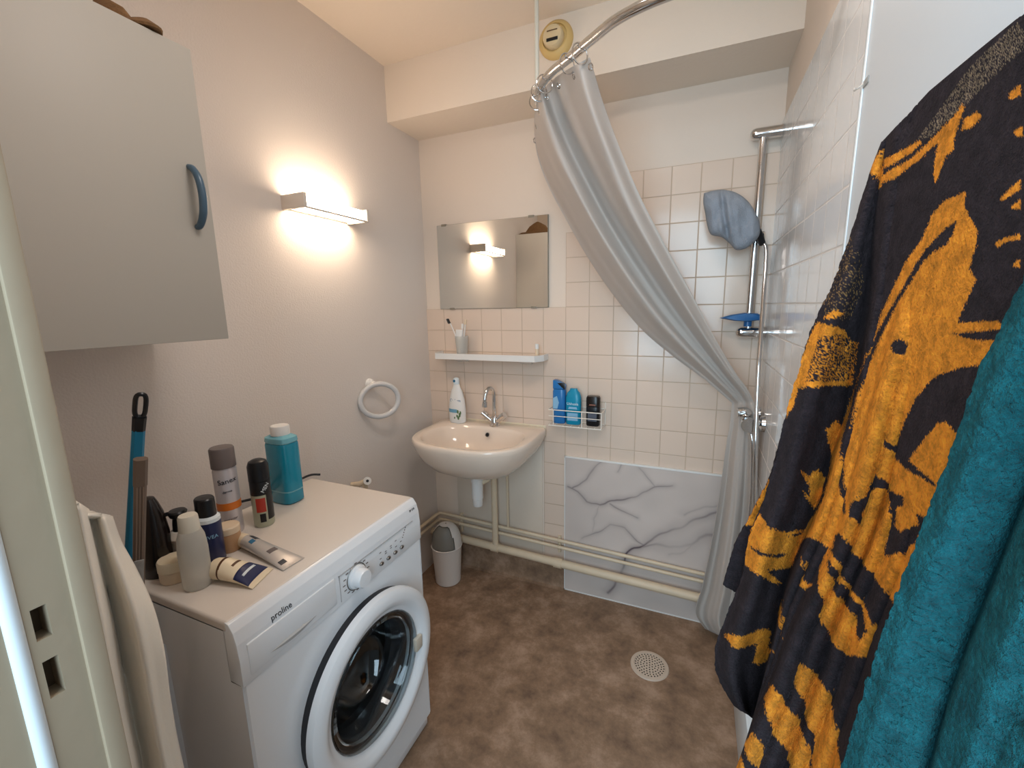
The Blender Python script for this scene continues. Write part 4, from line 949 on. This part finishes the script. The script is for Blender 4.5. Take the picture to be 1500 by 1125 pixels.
obj('holes', bm, M_DARKBROWN, dn)

# ------------------------------------------------------------------ shower rail, rod, curtain
RZ = 2.10
rail_pts = [(1.548, -0.800, RZ), (1.42, -0.800, RZ), (1.30, -0.796, RZ), (1.18, -0.782, RZ), (1.091, -0.751, RZ), (1.023, -0.703, RZ), (0.948, -0.645, RZ), (0.878, -0.595, RZ), (0.828, -0.542, RZ), (0.796, -0.492, RZ), (0.775, -0.43, RZ), (0.765, -0.30, RZ), (0.762, -0.15, RZ), (0.762, -0.001, RZ)]
rl = thing('curtain_rail', 'curved chrome shower curtain rail above the shower area', 'rail', (1.0, -0.7, RZ))
obj('rail', tube(B(), rail_pts, 0.0125, seg=16), M_CHROME, rl)
obj('ceiling_rod', tube(B(), [(0.783, -0.462, RZ+0.008), (0.783, -0.462, ZC)], 0.007, smooth=False, seg=14), mat('rod_white', 'CFCBBE', 0.4), rl)
obj('wall_flange', lathe(B(), [(0, 1.5495), (0.028, 1.5495), (0.026, 1.540), (0.016, 1.536), (0, 1.536)], (0, -0.800, RZ), 24, axis='x'), M_CHROME, rl)
obj('back_flange', lathe(B(), [(0, -0.0002), (0.028, -0.0002), (0.026, -0.010), (0.016, -0.014), (0, -0.014)], (0.762, 0, RZ), 24, axis='y'), M_CHROME, rl)
# curtain sheet
S0 = [(784, 196), (787, 222), (802, 268), (830, 322), (866, 384), (902, 436), (944, 486), (988, 523), (1032, 556), (1072, 590)]
S5 = [(864, 84), (882, 146), (906, 212), (937, 286), (976, 362), (1016, 436), (1050, 500), (1080, 550), (1096, 572), (1104, 588)]
Q0 = [(1072, 590), (1070, 614), (1064, 650), (1056, 710), (1043, 790), (1029, 858), (1020, 902), (1033, 921)]
Q5 = [(1104, 588), (1111, 612), (1113, 660), (1113, 730), (1108, 810), (1100, 880), (1093, 932), (1090, 948)]
NS, NT, NB = 150, 130, 90
T = resample([(783, 196), (783, 172), (788, 148), (797, 130), (813, 114), (836, 99), (864, 84)], NS)
A0, A5 = resample(S0, NT), resample(S5, NT)
s_ = np.linspace(0, 1, NS); t_ = np.linspace(0, 1, NT)
uv = A0[:, None, :]*(1-s_)[None, :, None]+A5[:, None, :]*s_[None, :, None]
corr = T-((1-s_)[:, None]*A0[0]+s_[:, None]*A5[0])
uv = uv+corr[None]*((1-t_)**2.2)[:, None, None]
ytop = np.interp(s_, [0, 0.2, 0.4, 0.6, 0.8, 1], [-0.30, -0.40, -0.485, -0.545, -0.60, -0.655]); ybot = np.interp(s_, [0, 1], [-0.100, -0.160])
yy = ytop[None, :]*(1-t_)[:, None]+ybot[None, :]*t_[:, None]
env = 0.030*np.sin(PI*np.clip(t_, 0, 1))**0.7+0.026*(1-t_)+0.004
def folds(s, t): return np.sin(2*PI*(1.95*s+0.10*np.sin(3*t))+0.5)+0.26*np.sin(2*PI*(4.1*s+0.45*t)+1.0)+0.05*np.sin(2*PI*(9*s-0.8*t))
fold = folds(s_[None, :], t_[:, None])
yy = yy+env[:, None]*fold
up = px_to_world(uv, yy)
B0, B5 = resample(Q0, NB), resample(Q5, NB); b_ = np.linspace(0, 1, NB)
uv2 = B0[:, None, :]*(1-s_)[None, :, None]+B5[:, None, :]*s_[None, :, None]
yb0 = np.interp(s_, [0, 1], [-0.100, -0.160]); yb1 = np.interp(s_, [0, 1], [-0.118, -0.190])
yy2 = yb0[None, :]*(1-b_)[:, None]+yb1[None, :]*b_[:, None]
env2 = 0.004+0.020*np.clip(b_*1.6, 0, 1)
yy2 = yy2+env2[:, None]*folds(s_[None, :], 1+0.6*b_[:, None])
lo = px_to_world(uv2, np.minimum(yy2, -0.092))
CUR = np.concatenate([up, lo[1:]], 0)
CUR[..., 0] = np.minimum(CUR[..., 0], 1.540); CUR[..., 1] = np.minimum(CUR[..., 1], -0.028); CUR[..., 2] = np.maximum(CUR[..., 2], 0.004)
sc_ = thing('shower_curtain', 'grey fabric shower curtain pulled aside and tucked behind the shower mixer', 'curtain', (1.40, -0.10, 0.0))
sheet('curtain_sheet', CUR, M_CURTAIN, sc_, 0.0015)
railP = catmull(rail_pts, 10)
for q in (0.02, 0.16, 0.30, 0.46, 0.63, 0.80, 0.985):
    i = int(q*(NS-1)); p = Vector(CUR[0, i]); near = min(railP, key=lambda r: (r-p).length)
    k = railP.index(near); tn = (railP[min(k+1, len(railP)-1)]-railP[max(k-1, 0)]).normalized()
    cen = Vector((near.x, near.y, RZ-0.010))
    obj('ring', torus(B(), cen, 0.0255, 0.0022, tn, 28, 8), M_CHROME, sc_)
    e = Vector(CUR[2, i]); nrm = (Vector(CUR[2, min(i+1, NS-1)])-Vector(CUR[2, max(i-1, 0)])).cross(Vector(CUR[4, i])-e)
    if nrm.length > 1e-9: obj('grommet', torus(B(), Vector(CUR[3, i]), 0.008, 0.0025, nrm.normalized(), 20, 6), M_CHROME, sc_)

# ------------------------------------------------------------------ shower bar, brackets, hose, mixer
bx, by = 1.488, -0.045
sb = thing('shower_bar', 'chrome upright shower bar with brackets on the tiled right wall', 'shower bar', (bx, by, 1.30))
obj('bar', tube(B(), [(bx, by, 1.30), (bx, by, 2.03)], 0.0125, smooth=False, seg=20), M_CHROME, sb)
for z in (2.018, 1.312):
    obj('bracket', lathe(B(), [(0, 1.5495), (0.020, 1.5495), (0.020, 1.470), (0.0195, 1.462), (0.017, 1.454), (0.012, 1.449), (0.006, 1.4465), (0, 1.446)], (0, by, z), 28, axis='x'), M_CHROME, sb)
bm = B(); tube(bm, [(bx, by, 1.640), (bx, by, 1.690)], 0.021, smooth=False, seg=20); tube(bm, [(bx, by, 1.665), (bx+0.030, by-0.01, 1.668)], 0.014, smooth=False, seg=16); obj('slider', bm, M_CHROME, sb)
hd = thing('hand_shower', 'hand shower held by the bar, mostly hidden under the grey wash mitt', 'shower', (bx, by-0.05, 1.66))
obj('handle', tube(B(), [(bx+0.022, by-0.024, 1.635), (bx-0.002, by-0.055, 1.680), (bx-0.05, by-0.075, 1.725)], 0.012, seg=14), M_BLACK, hd)
bm = B(); lathe(bm, [(0, -0.012), (0.036, -0.012), (0.040, 0.0), (0.03, 0.014), (0, 0.018)], (0, 0, 0), 28); bmesh.ops.rotate(bm, verts=bm.verts, cent=(0, 0, 0), matrix=Matrix.Rotation(-0.7, 3, 'Y')); bmesh.ops.translate(bm, verts=bm.verts, vec=(bx-0.075, by-0.080, 1.745)); obj('head', bm, M_CHROME, hd)
def hp(u, v, y): return tuple(float(c) for c in on_y(u, v, y))
hs = [(bx+0.024, by-0.026, 1.640), hp(1122, 372, -0.085), hp(1117, 450, -0.14), hp(1111, 540, -0.21), hp(1107, 640, -0.262), hp(1106, 730, -0.270), hp(1107, 800, -0.268), (1.520, -0.255, 0.385), (1.527, -0.235, 0.40), (1.528, -0.220, 0.50), (1.526, -0.216, 0.75), (1.515, -0.214, 0.92), (1.502, -0.200, 0.968)]
tag(obj('shower_hose', tube(B(), hs, 0.0075, seg=12), M_CHROME), 'chrome shower hose hanging beside the bar in front of the curtain', 'hose')
mx_ = thing('shower_mixer', 'chrome shower mixer low on the tiled right wall holding back the curtain', 'mixer', (1.50, -0.12, 0.99))
obj('body', tube(B(), [(1.496, -0.045, 0.992), (1.496, -0.205, 0.992)], 0.020, smooth=False, seg=20), M_CHROME, mx_)
for y in (-0.055, -0.195): obj('rosette', lathe(B(), [(0, 1.5495), (0.030, 1.5495), (0.028, 1.538), (0.016, 1.532), (0.014, 1.496), (0, 1.496)], (0, y, 0.992), 24, axis='x'), M_CHROME, mx_)
for y, s in ((-0.205, -1), (-0.045, 1)):
    obj('handle', tube(B(), [(1.496, y, 0.992), (1.496, y+s*0.006, 0.992), (1.496, y+s*0.008, 0.992), (1.496, y+s*0.032, 0.992)], lambda t: 0.017 if t < 0.4 else 0.026, smooth=False, seg=14), M_CHROME, mx_)
# spare handle end that pokes out left of the curtain
lv = on_y(1080, 604, -0.175)
obj('lever', tube(B(), [(1.490, -0.16, 0.996), (float(lv[0])+0.03, -0.172, float(lv[2])), (float(lv[0]), -0.175, float(lv[2]))], lambda t: 0.012 if t < 0.45 else 0.019, seg=14), M_CHROME, mx_)

# grey wash mitt over the shower head
OUT = [(1031, 283), (1045, 279), (1062, 278), (1080, 283), (1095, 294), (1106, 310), (1113, 328), (1112, 345), (1102, 357), (1090, 365), (1078, 366), (1070, 358), (1058, 348), (1041, 343), (1036, 330), (1033, 312), (1030, 296)]
op = resample(OUT+[OUT[0]], 121)[:-1]; cpx = np.array([1075, 320.])
mt = B(); rows = []
for side in (1, -1):
    for k, q in enumerate(np.linspace(0.04, 1, 22) if side == 1 else np.linspace(1, 0.04, 22)[1:]):
        th = 0.050*math.sqrt(max(0, 1-q**2.6))
        uvk = cpx+(op-cpx)*q; ring = []
        for (u, v) in uvk:
            w = on_y(u, v, -0.135); f = noise.noise(Vector((u*0.05, v*0.022, side*1.7)))+0.6*noise.noise(Vector((u*0.11+3, v*0.05, side*2.7)))
            crease = -0.022*math.exp(-((u-1062-0.15*(v-320))/4.0)**2)*min(1, q*2)
            w = on_y(u, v, -0.135-side*(th+0.020*f*math.sqrt(max(0, 1-q**4))+crease*side))
            ring.append(tuple(w))
        rows.append(ring)
loft(mt, rows); tag(obj('wash_mitt', mt, M_SPONGE, angle=180), 'grey terry wash mitt draped over the shower head', 'wash mitt')

# blue squeegee-like soap holder on the lower bracket
q = [(1053, 466), (1070, 461), (1090, 458), (1110, 459), (1117, 464), (1112, 469), (1095, 471), (1075, 470)]
bp_ = B(); base = [on_y(u, v, -0.065) for u, v in q]
rings = []
for dy, k in ((0.030, 0.75), (0.024, 0.95), (0.0, 1.0), (-0.024, 0.95), (-0.030, 0.75)):
    cc = np.mean(base, axis=0); rings.append([tuple(cc+(p-cc)*k+np.array([0, dy, 0])) for p in base])
loft(bp_, rings)
sqg = thing('soap_dish', 'small pointed blue plastic dish clipped on the lower bracket of the shower bar', 'soap dish', (1.48, -0.065, 1.335))
obj('blade', bp_, M_BLUEPL, sqg)
a_ = on_y(1095, 477, -0.065); bm = B(); tube(bm, [(float(a_[0]), -0.065, 1.336), (float(a_[0]), -0.065, 1.368)], 0.014, smooth=False, seg=14); obj('stem', bm, M_BLUEPL, sqg)

# ------------------------------------------------------------------ towels on the open door
def inpoly(P, poly):
    x, y = P[..., 0], P[..., 1]; p = np.array(poly, float); c = np.zeros(x.shape, bool); j = len(p)-1
    for i in range(len(p)):
        xi, yi = p[i]; xj, yj = p[j]
        cond = ((yi > y) != (yj > y)) & (x < (xj-xi)*(y-yi)/(yj-yi+1e-12)+xi); c ^= cond; j = i
    return c
GOLD = [
 [(1278,246),(1298,215),(1299,245),(1296,273),(1288,281)],
 [(1300,233),(1317,224),(1343,211),(1354,204),(1357,209),(1339,224),(1317,238),(1300,246)],
 [(1297,258),(1312,247),(1339,233),(1361,213),(1383,191),(1410,164),(1417,151),(1421,156),(1414,176),(1406,200),(1403,220),(1392,229),(1386,247),(1383,253),(1376,271),(1374,253),(1381,209),(1370,216),(1354,233),(1334,247),(1317,260),(1297,268)],
 [(1416,189),(1421,173),(1439,163),(1448,167),(1441,178),(1426,189)],
 [(1486,142),(1490,133),(1505,122),(1505,138),(1490,144)], [(1495,191),(1508,184),(1508,200),(1498,198)],
 [(1473,291),(1505,261),(1505,276),(1477,294)], [(1489,304),(1505,290),(1505,306)], [(1466,356),(1483,347),(1505,342),(1505,350),(1486,353),(1471,362)], [(1491,389),(1505,378),(1505,392)],
 [(1423,280),(1392,293),(1374,311),(1357,351),(1332,384),(1314,422),(1297,458),(1287,489),(1271,527),(1256,571),(1242,611),(1231,640),(1223,666),(1218,698),(1211,729),(1200,751),(1182,773),(1149,778),(1129,773),(1116,753),(1111,756),(1100,776),(1088,820),(1104,836),(1127,851),(1144,854),(1129,842),(1120,833),(1164,829),(1173,807),(1182,789),(1196,789),(1218,802),(1224,807),(1227,789),(1233,782),(1236,784),(1253,811),(1284,844),(1311,880),(1318,888),(1372,870),(1480,700),(1540,560),(1500,490),(1471,470),(1410,473),(1413,466),(1421,447),(1439,409),(1428,393),(1439,356),(1440,336),(1423,307),(1421,298)],
 [(1213,813),(1204,838),(1202,870),(1203,904),(1212,927),(1233,952),(1251,963),(1271,961),(1283,943),(1284,922),(1276,897),(1267,880),(1244,860),(1233,838),(1224,811),(1218,804)],
 [(1124,1024),(1135,1004),(1149,1026),(1167,1049),(1178,1070),(1187,1101),(1191,1125),(1192,1170),(1168,1170),(1162,1122),(1149,1094),(1131,1070),(1125,1049)],
 [(1174,970),(1196,986),(1212,1006),(1224,1036),(1230,1081),(1237,1122),(1240,1170),(1196,1170),(1194,1119),(1190,1070),(1178,1033),(1167,999),(1167,981)],
 [(1106,1074),(1115,1088),(1117,1106),(1110,1122),(1099,1115),(1094,1092)], [(1083,1117),(1088,1106),(1094,1125),(1094,1160),(1070,1160)],
 [(1064,930),(1085,930),(1117,918),(1127,922),(1122,947),(1135,954),(1128,961),(1106,972),(1101,967),(1108,940),(1076,949)],
 [(1209,468),(1224,455),(1233,460),(1216,469)],
 [(1200,473),(1190,493),(1168,544),(1156,578),(1147,604),(1155,612),(1167,593),(1173,569),(1211,564),(1253,564),(1262,504),(1242,498),(1233,484),(1224,478)],
 [(1220,613),(1229,624),(1238,624),(1233,638),(1227,667),(1215.6,667),(1209,642),(1207,627),(1213,624)],
 [(1169,687),(1182,698),(1187,689),(1196,687),(1209,704),(1209,724),(1200,744),(1191,747),(1182,733),(1173,716),(1184,727),(1182,709),(1173,696)],
 [(1178,816),(1182,833),(1180,851),(1196,860),(1187,862),(1176,860),(1176,838)], [(1149,879),(1147,927),(1150,936),(1144,920),(1144,893)],
]
DARK = [
 [(1410,322),(1394,333),(1370,356),(1350,382),(1328,422),(1310,451),(1289,489),(1271,529),(1256,573),(1249,604),(1238,642),(1234,670),(1233,709),(1238,740),(1241,756),(1244,753),(1243,736),(1241,709),(1241,676),(1250,624),(1253,611),(1260,580),(1276,540),(1296,493),(1322,442),(1343,409),(1359,384),(1374,369),(1394,358),(1403,344)],
 [(1322+11*math.cos(q), 510+12*math.sin(q)) for q in np.linspace(0, 2*PI, 20)],
 [(1403,489),(1423,487),(1470,483),(1510,480),(1510,500),(1464,498),(1441,499),(1417,494)],
 [(1446,536),(1419,538),(1383,549),(1366,562),(1348,584),(1334,611),(1323,640),(1313,654),(1298,642),(1294,648),(1312,667),(1333,687),(1376,713),(1380,711),(1356,691),(1338,676),(1339,673),(1357,649),(1381,620),(1392,618),(1410,636),(1440,640),(1470,580)],
 [(1280,689),(1267,718),(1250,742),(1249,758),(1256,771),(1259,764),(1258,749),(1273,731),(1289,713),(1307,722),(1309,738),(1304,771),(1300,816),(1311,816),(1347,798),(1360,776),(1362,758),(1349,754),(1353,769),(1333,776),(1327,782),(1317,771),(1320,744),(1329,742),(1331,729),(1311,720),(1296,704)],
 [(1102,802),(1129,811),(1151,808),(1138,816),(1113,812)], [(1149,784),(1164,779),(1180,776),(1166,783)],
 [(1218,816),(1229,849),(1256,880),(1269,896),(1271,904),(1274,924),(1264,943),(1260,927),(1258,909),(1244,888),(1226,870),(1218,849),(1217,827)],
]
SPEC = [([(1350,203),(1390,150),(1430,95),(1500,30),(1520,60),(1460,115),(1425,150),(1370,200)], 0.32, (0.42, 0.31, 0.20)),
        ([(1205,440),(1215,405),(1250,340),(1262,420),(1240,470),(1216,469)], 0.14, (0.48, 0.27, 0.10))]
SPEC_D = [([(1203,495),(1225,488),(1245,498),(1262,510),(1254,556),(1205,558),(1183,560)], 0.52)]
GOLDC = np.array(lin('F99C30')[:3]); DARKC = np.array(lin('332A2E')[:3])
def pattern(uv):
    n = uv.shape[:2]
    j = uv+rng.normal(0, 1.0, uv.shape)
    g = np.zeros(n, bool)
    for p in GOLD: g |= inpoly(j, p)
    for p in DARK: g &= ~inpoly(j, p)
    rnd = rng.random(n)
    for p, q in SPEC_D: g &= ~(inpoly(uv, p) & (rnd < q))
    col = np.where(g[..., None], GOLDC, DARKC)
    for p, q, c in SPEC: col = np.where((inpoly(uv, p) & (rnd < q) & ~g)[..., None], np.array(c)*0.8, col)
    return col
def towel_sheet(name, uv, y, parent, m, col=None, thick=0.007, amp=0.0016):
    P = px_to_world(uv, y)
    nz = np.array([[noise.noise(Vector(p)*110.0)+0.8*noise.noise(Vector(p)*260.0) for p in row] for row in P])
    d = P-CAM; d /= np.linalg.norm(d, axis=-1, keepdims=True)
    P = P+d*(nz*amp)[..., None]
    k = np.minimum(1.0, (1.509-CAM[0])/np.maximum(P[..., 0]-CAM[0], 1e-6)); P = CAM+(P-CAM)*k[..., None]
    o = sheet(name, P, m, parent, thick)
    if col is not None:
        at = o.data.color_attributes.new('pile', 'FLOAT_COLOR', 'POINT')
        at.data.foreach_set('color', np.concatenate([col.reshape(-1, 3), np.ones((col.shape[0]*col.shape[1], 1))], 1).ravel().astype(np.float32))
    return o
F0 = [(1296,208),(1284,238),(1254,328),(1220,420),(1190,482),(1172,540),(1149,618),(1131,691),(1118,735),(1101,775),(1085,850),(1062,908),(1048,952),(1050,985),(1062,1010),(1076,1031)]
F1 = [(1299,205),(1291,260),(1280,340),(1274,420),(1264,500),(1256,556),(1240,615),(1222,666),(1211,709),(1196,748),(1172,806),(1155,851),(1142,904),(1131,954),(1121,1000),(1110,1058)]
F2 = [(1368,132),(1368,200),(1362,290),(1345,370),(1325,450),(1305,520),(1284,600),(1262,690),(1246,750),(1226,809),(1204,850),(1182,890),(1158,940),(1136,1000),(1108,1060),(1074,1150)]
F3 = [(1436,76),(1448,180),(1440,290),(1425,370),(1405,450),(1385,520),(1360,600),(1335,690),(1312,750),(1290,809),(1270,860),(1246,920),(1224,990),(1202,1050),(1180,1110),(1150,1200)]
F4 = [(1506,20),(1520,130),(1520,250),(1512,340),(1496,420),(1476,500),(1450,580),(1420,670),(1396,740),(1370,809),(1342,880),(1316,940),(1292,1010),(1270,1070),(1250,1130),(1220,1230)]
F5 = [(1585,-40),(1610,100),(1610,220),(1600,330),(1585,420),(1560,510),(1530,600),(1495,690),(1465,760),(1435,830),(1405,900),(1375,970),(1345,1040),(1320,1100),(1295,1160),(1260,1260)]
NR, NC = 560, 430
cols = [resample(f, NR) for f in (F0, F1, F2, F3, F4, F5)]
A = np.stack(cols, 1)
# column positions, finer where the panels are wide
segs = [60, 100, 110, 100, 60]; uv = []
for k, n_ in enumerate(segs):
    w = np.linspace(0, 1, n_, endpoint=(k == len(segs)-1))[None, :, None]; uv.append(A[:, k:k+1]*(1-w)+A[:, k+1:k+2]*w)
uv = np.concatenate(uv, 1); NCt = uv.shape[1]
pos = np.concatenate([k+np.linspace(0, 1, n_, endpoint=(k == len(segs)-1)) for k, n_ in enumerate(segs)])
ys = np.interp(pos, [0, 0.15, 0.5, 1.0, 1.25, 2.0, 2.5, 3.0, 3.4, 4.0, 5.0], [-1.215, -1.235, -1.231, -1.196, -1.272, -1.338, -1.375, -1.362, -1.424, -1.465, -1.545])
ker = np.hanning(19); ker /= ker.sum(); ys = np.convolve(np.pad(ys, 9, 'edge'), ker, 'valid')
tt = np.linspace(0, 1, NR)[:, None]
yy = np.tile(ys, (NR, 1))
flat = np.tile(np.interp(pos, [0, 1, 5], [-1.225, -1.235, -1.535]), (NR, 1))
k_ = np.clip(tt*2.6, 0.45, 1); yy = flat*(1-k_)+yy*k_
yy += (0.013*np.sin(2*PI*(pos*1.15+0.3))+0.007*np.sin(2*PI*(pos*2.3)))[None, :]*np.clip(tt*1.5, 0.1, 1)
yy += 0.004*np.sin(11*tt+3*pos[None, :])
tw = thing('patterned_towel', 'black and gold patterned terry towel hanging on the open door', 'towel', (1.49, -1.35, 0.80))
towel_sheet('front_layer', uv, yy, tw, M_TERRY, pattern(uv))
K0 = [(1160,600),(1140,655),(1127,700),(1107,740),(1096,762),(1080,789),(1068,825),(1059,856)]
K1 = [(1190,600),(1165,655),(1152,700),(1138,740),(1128,775),(1114,805),(1098,840),(1080,868)]
w = np.linspace(0, 1, 40)[None, :, None]; uvb = resample(K0, 120)[:, None]*(1-w)+resample(K1, 120)[:, None]*w
gb = inpoly(uvb+rng.normal(0, 0.8, uvb.shape), [(1128,700),(1105,742),(1090,768),(1107,768),(1122,735),(1135,712)])
towel_sheet('back_layer', uvb, np.full(uvb.shape[:2], -1.150), tw, M_TERRY, np.where(gb[..., None], GOLDC, DARKC), 0.006)
# teal towel in front
T0 = [(1516,395),(1480,470),(1445,541),(1409,644),(1373,738),(1340,818),(1310,894),(1274,998),(1240,1119),(1215,1220)]
T1 = [(1620,400),(1585,500),(1550,600),(1515,715),(1480,805),(1447,890),(1420,960),(1392,1040),(1366,1125),(1340,1230)]
T2 = [(1700,420),(1665,530),(1630,640),(1600,760),(1570,860),(1540,950),(1515,1020),(1490,1100),(1470,1170),(1445,1270)]
T3 = [(1790,450),(1755,560),(1720,680),(1690,800),(1660,900),(1630,1000),(1605,1080),(1580,1160),(1560,1230),(1535,1330)]
cols = [resample(f, 420) for f in (T0, T1, T2, T3)]; A = np.stack(cols, 1); uvt = []
for k, n_ in enumerate((150, 120, 50)):
    w = np.linspace(0, 1, n_, endpoint=(k == 2))[None, :, None]; uvt.append(A[:, k:k+1]*(1-w)+A[:, k+1:k+2]*w)
uvt = np.concatenate(uvt, 1); pos = np.concatenate([k+np.linspace(0, 1, n_, endpoint=(k == 2)) for k, n_ in enumerate((150, 120, 50))])
ys = np.interp(pos, [0, 0.25, 0.75, 1.0, 1.12, 1.5, 2.0, 3.0], [-1.560, -1.578, -1.585, -1.570, -1.600, -1.628, -1.640, -1.660])
ker = np.hanning(15); ker /= ker.sum(); ys = np.convolve(np.pad(ys, 7, 'edge'), ker, 'valid')
tt = np.linspace(0, 1, 420)[:, None]; yy = np.tile(ys, (420, 1))+0.003*np.sin(9*tt+4*pos[None, :])
# close the edge: curl it back towards the door
tl = thing('teal_towel', 'plush teal terry towel hanging in front of the patterned towel', 'towel', (1.49, -1.60, 0.80))
towel_sheet('front_layer', uvt, yy, tl, M_TEAL, None, 0.009, 0.0017)
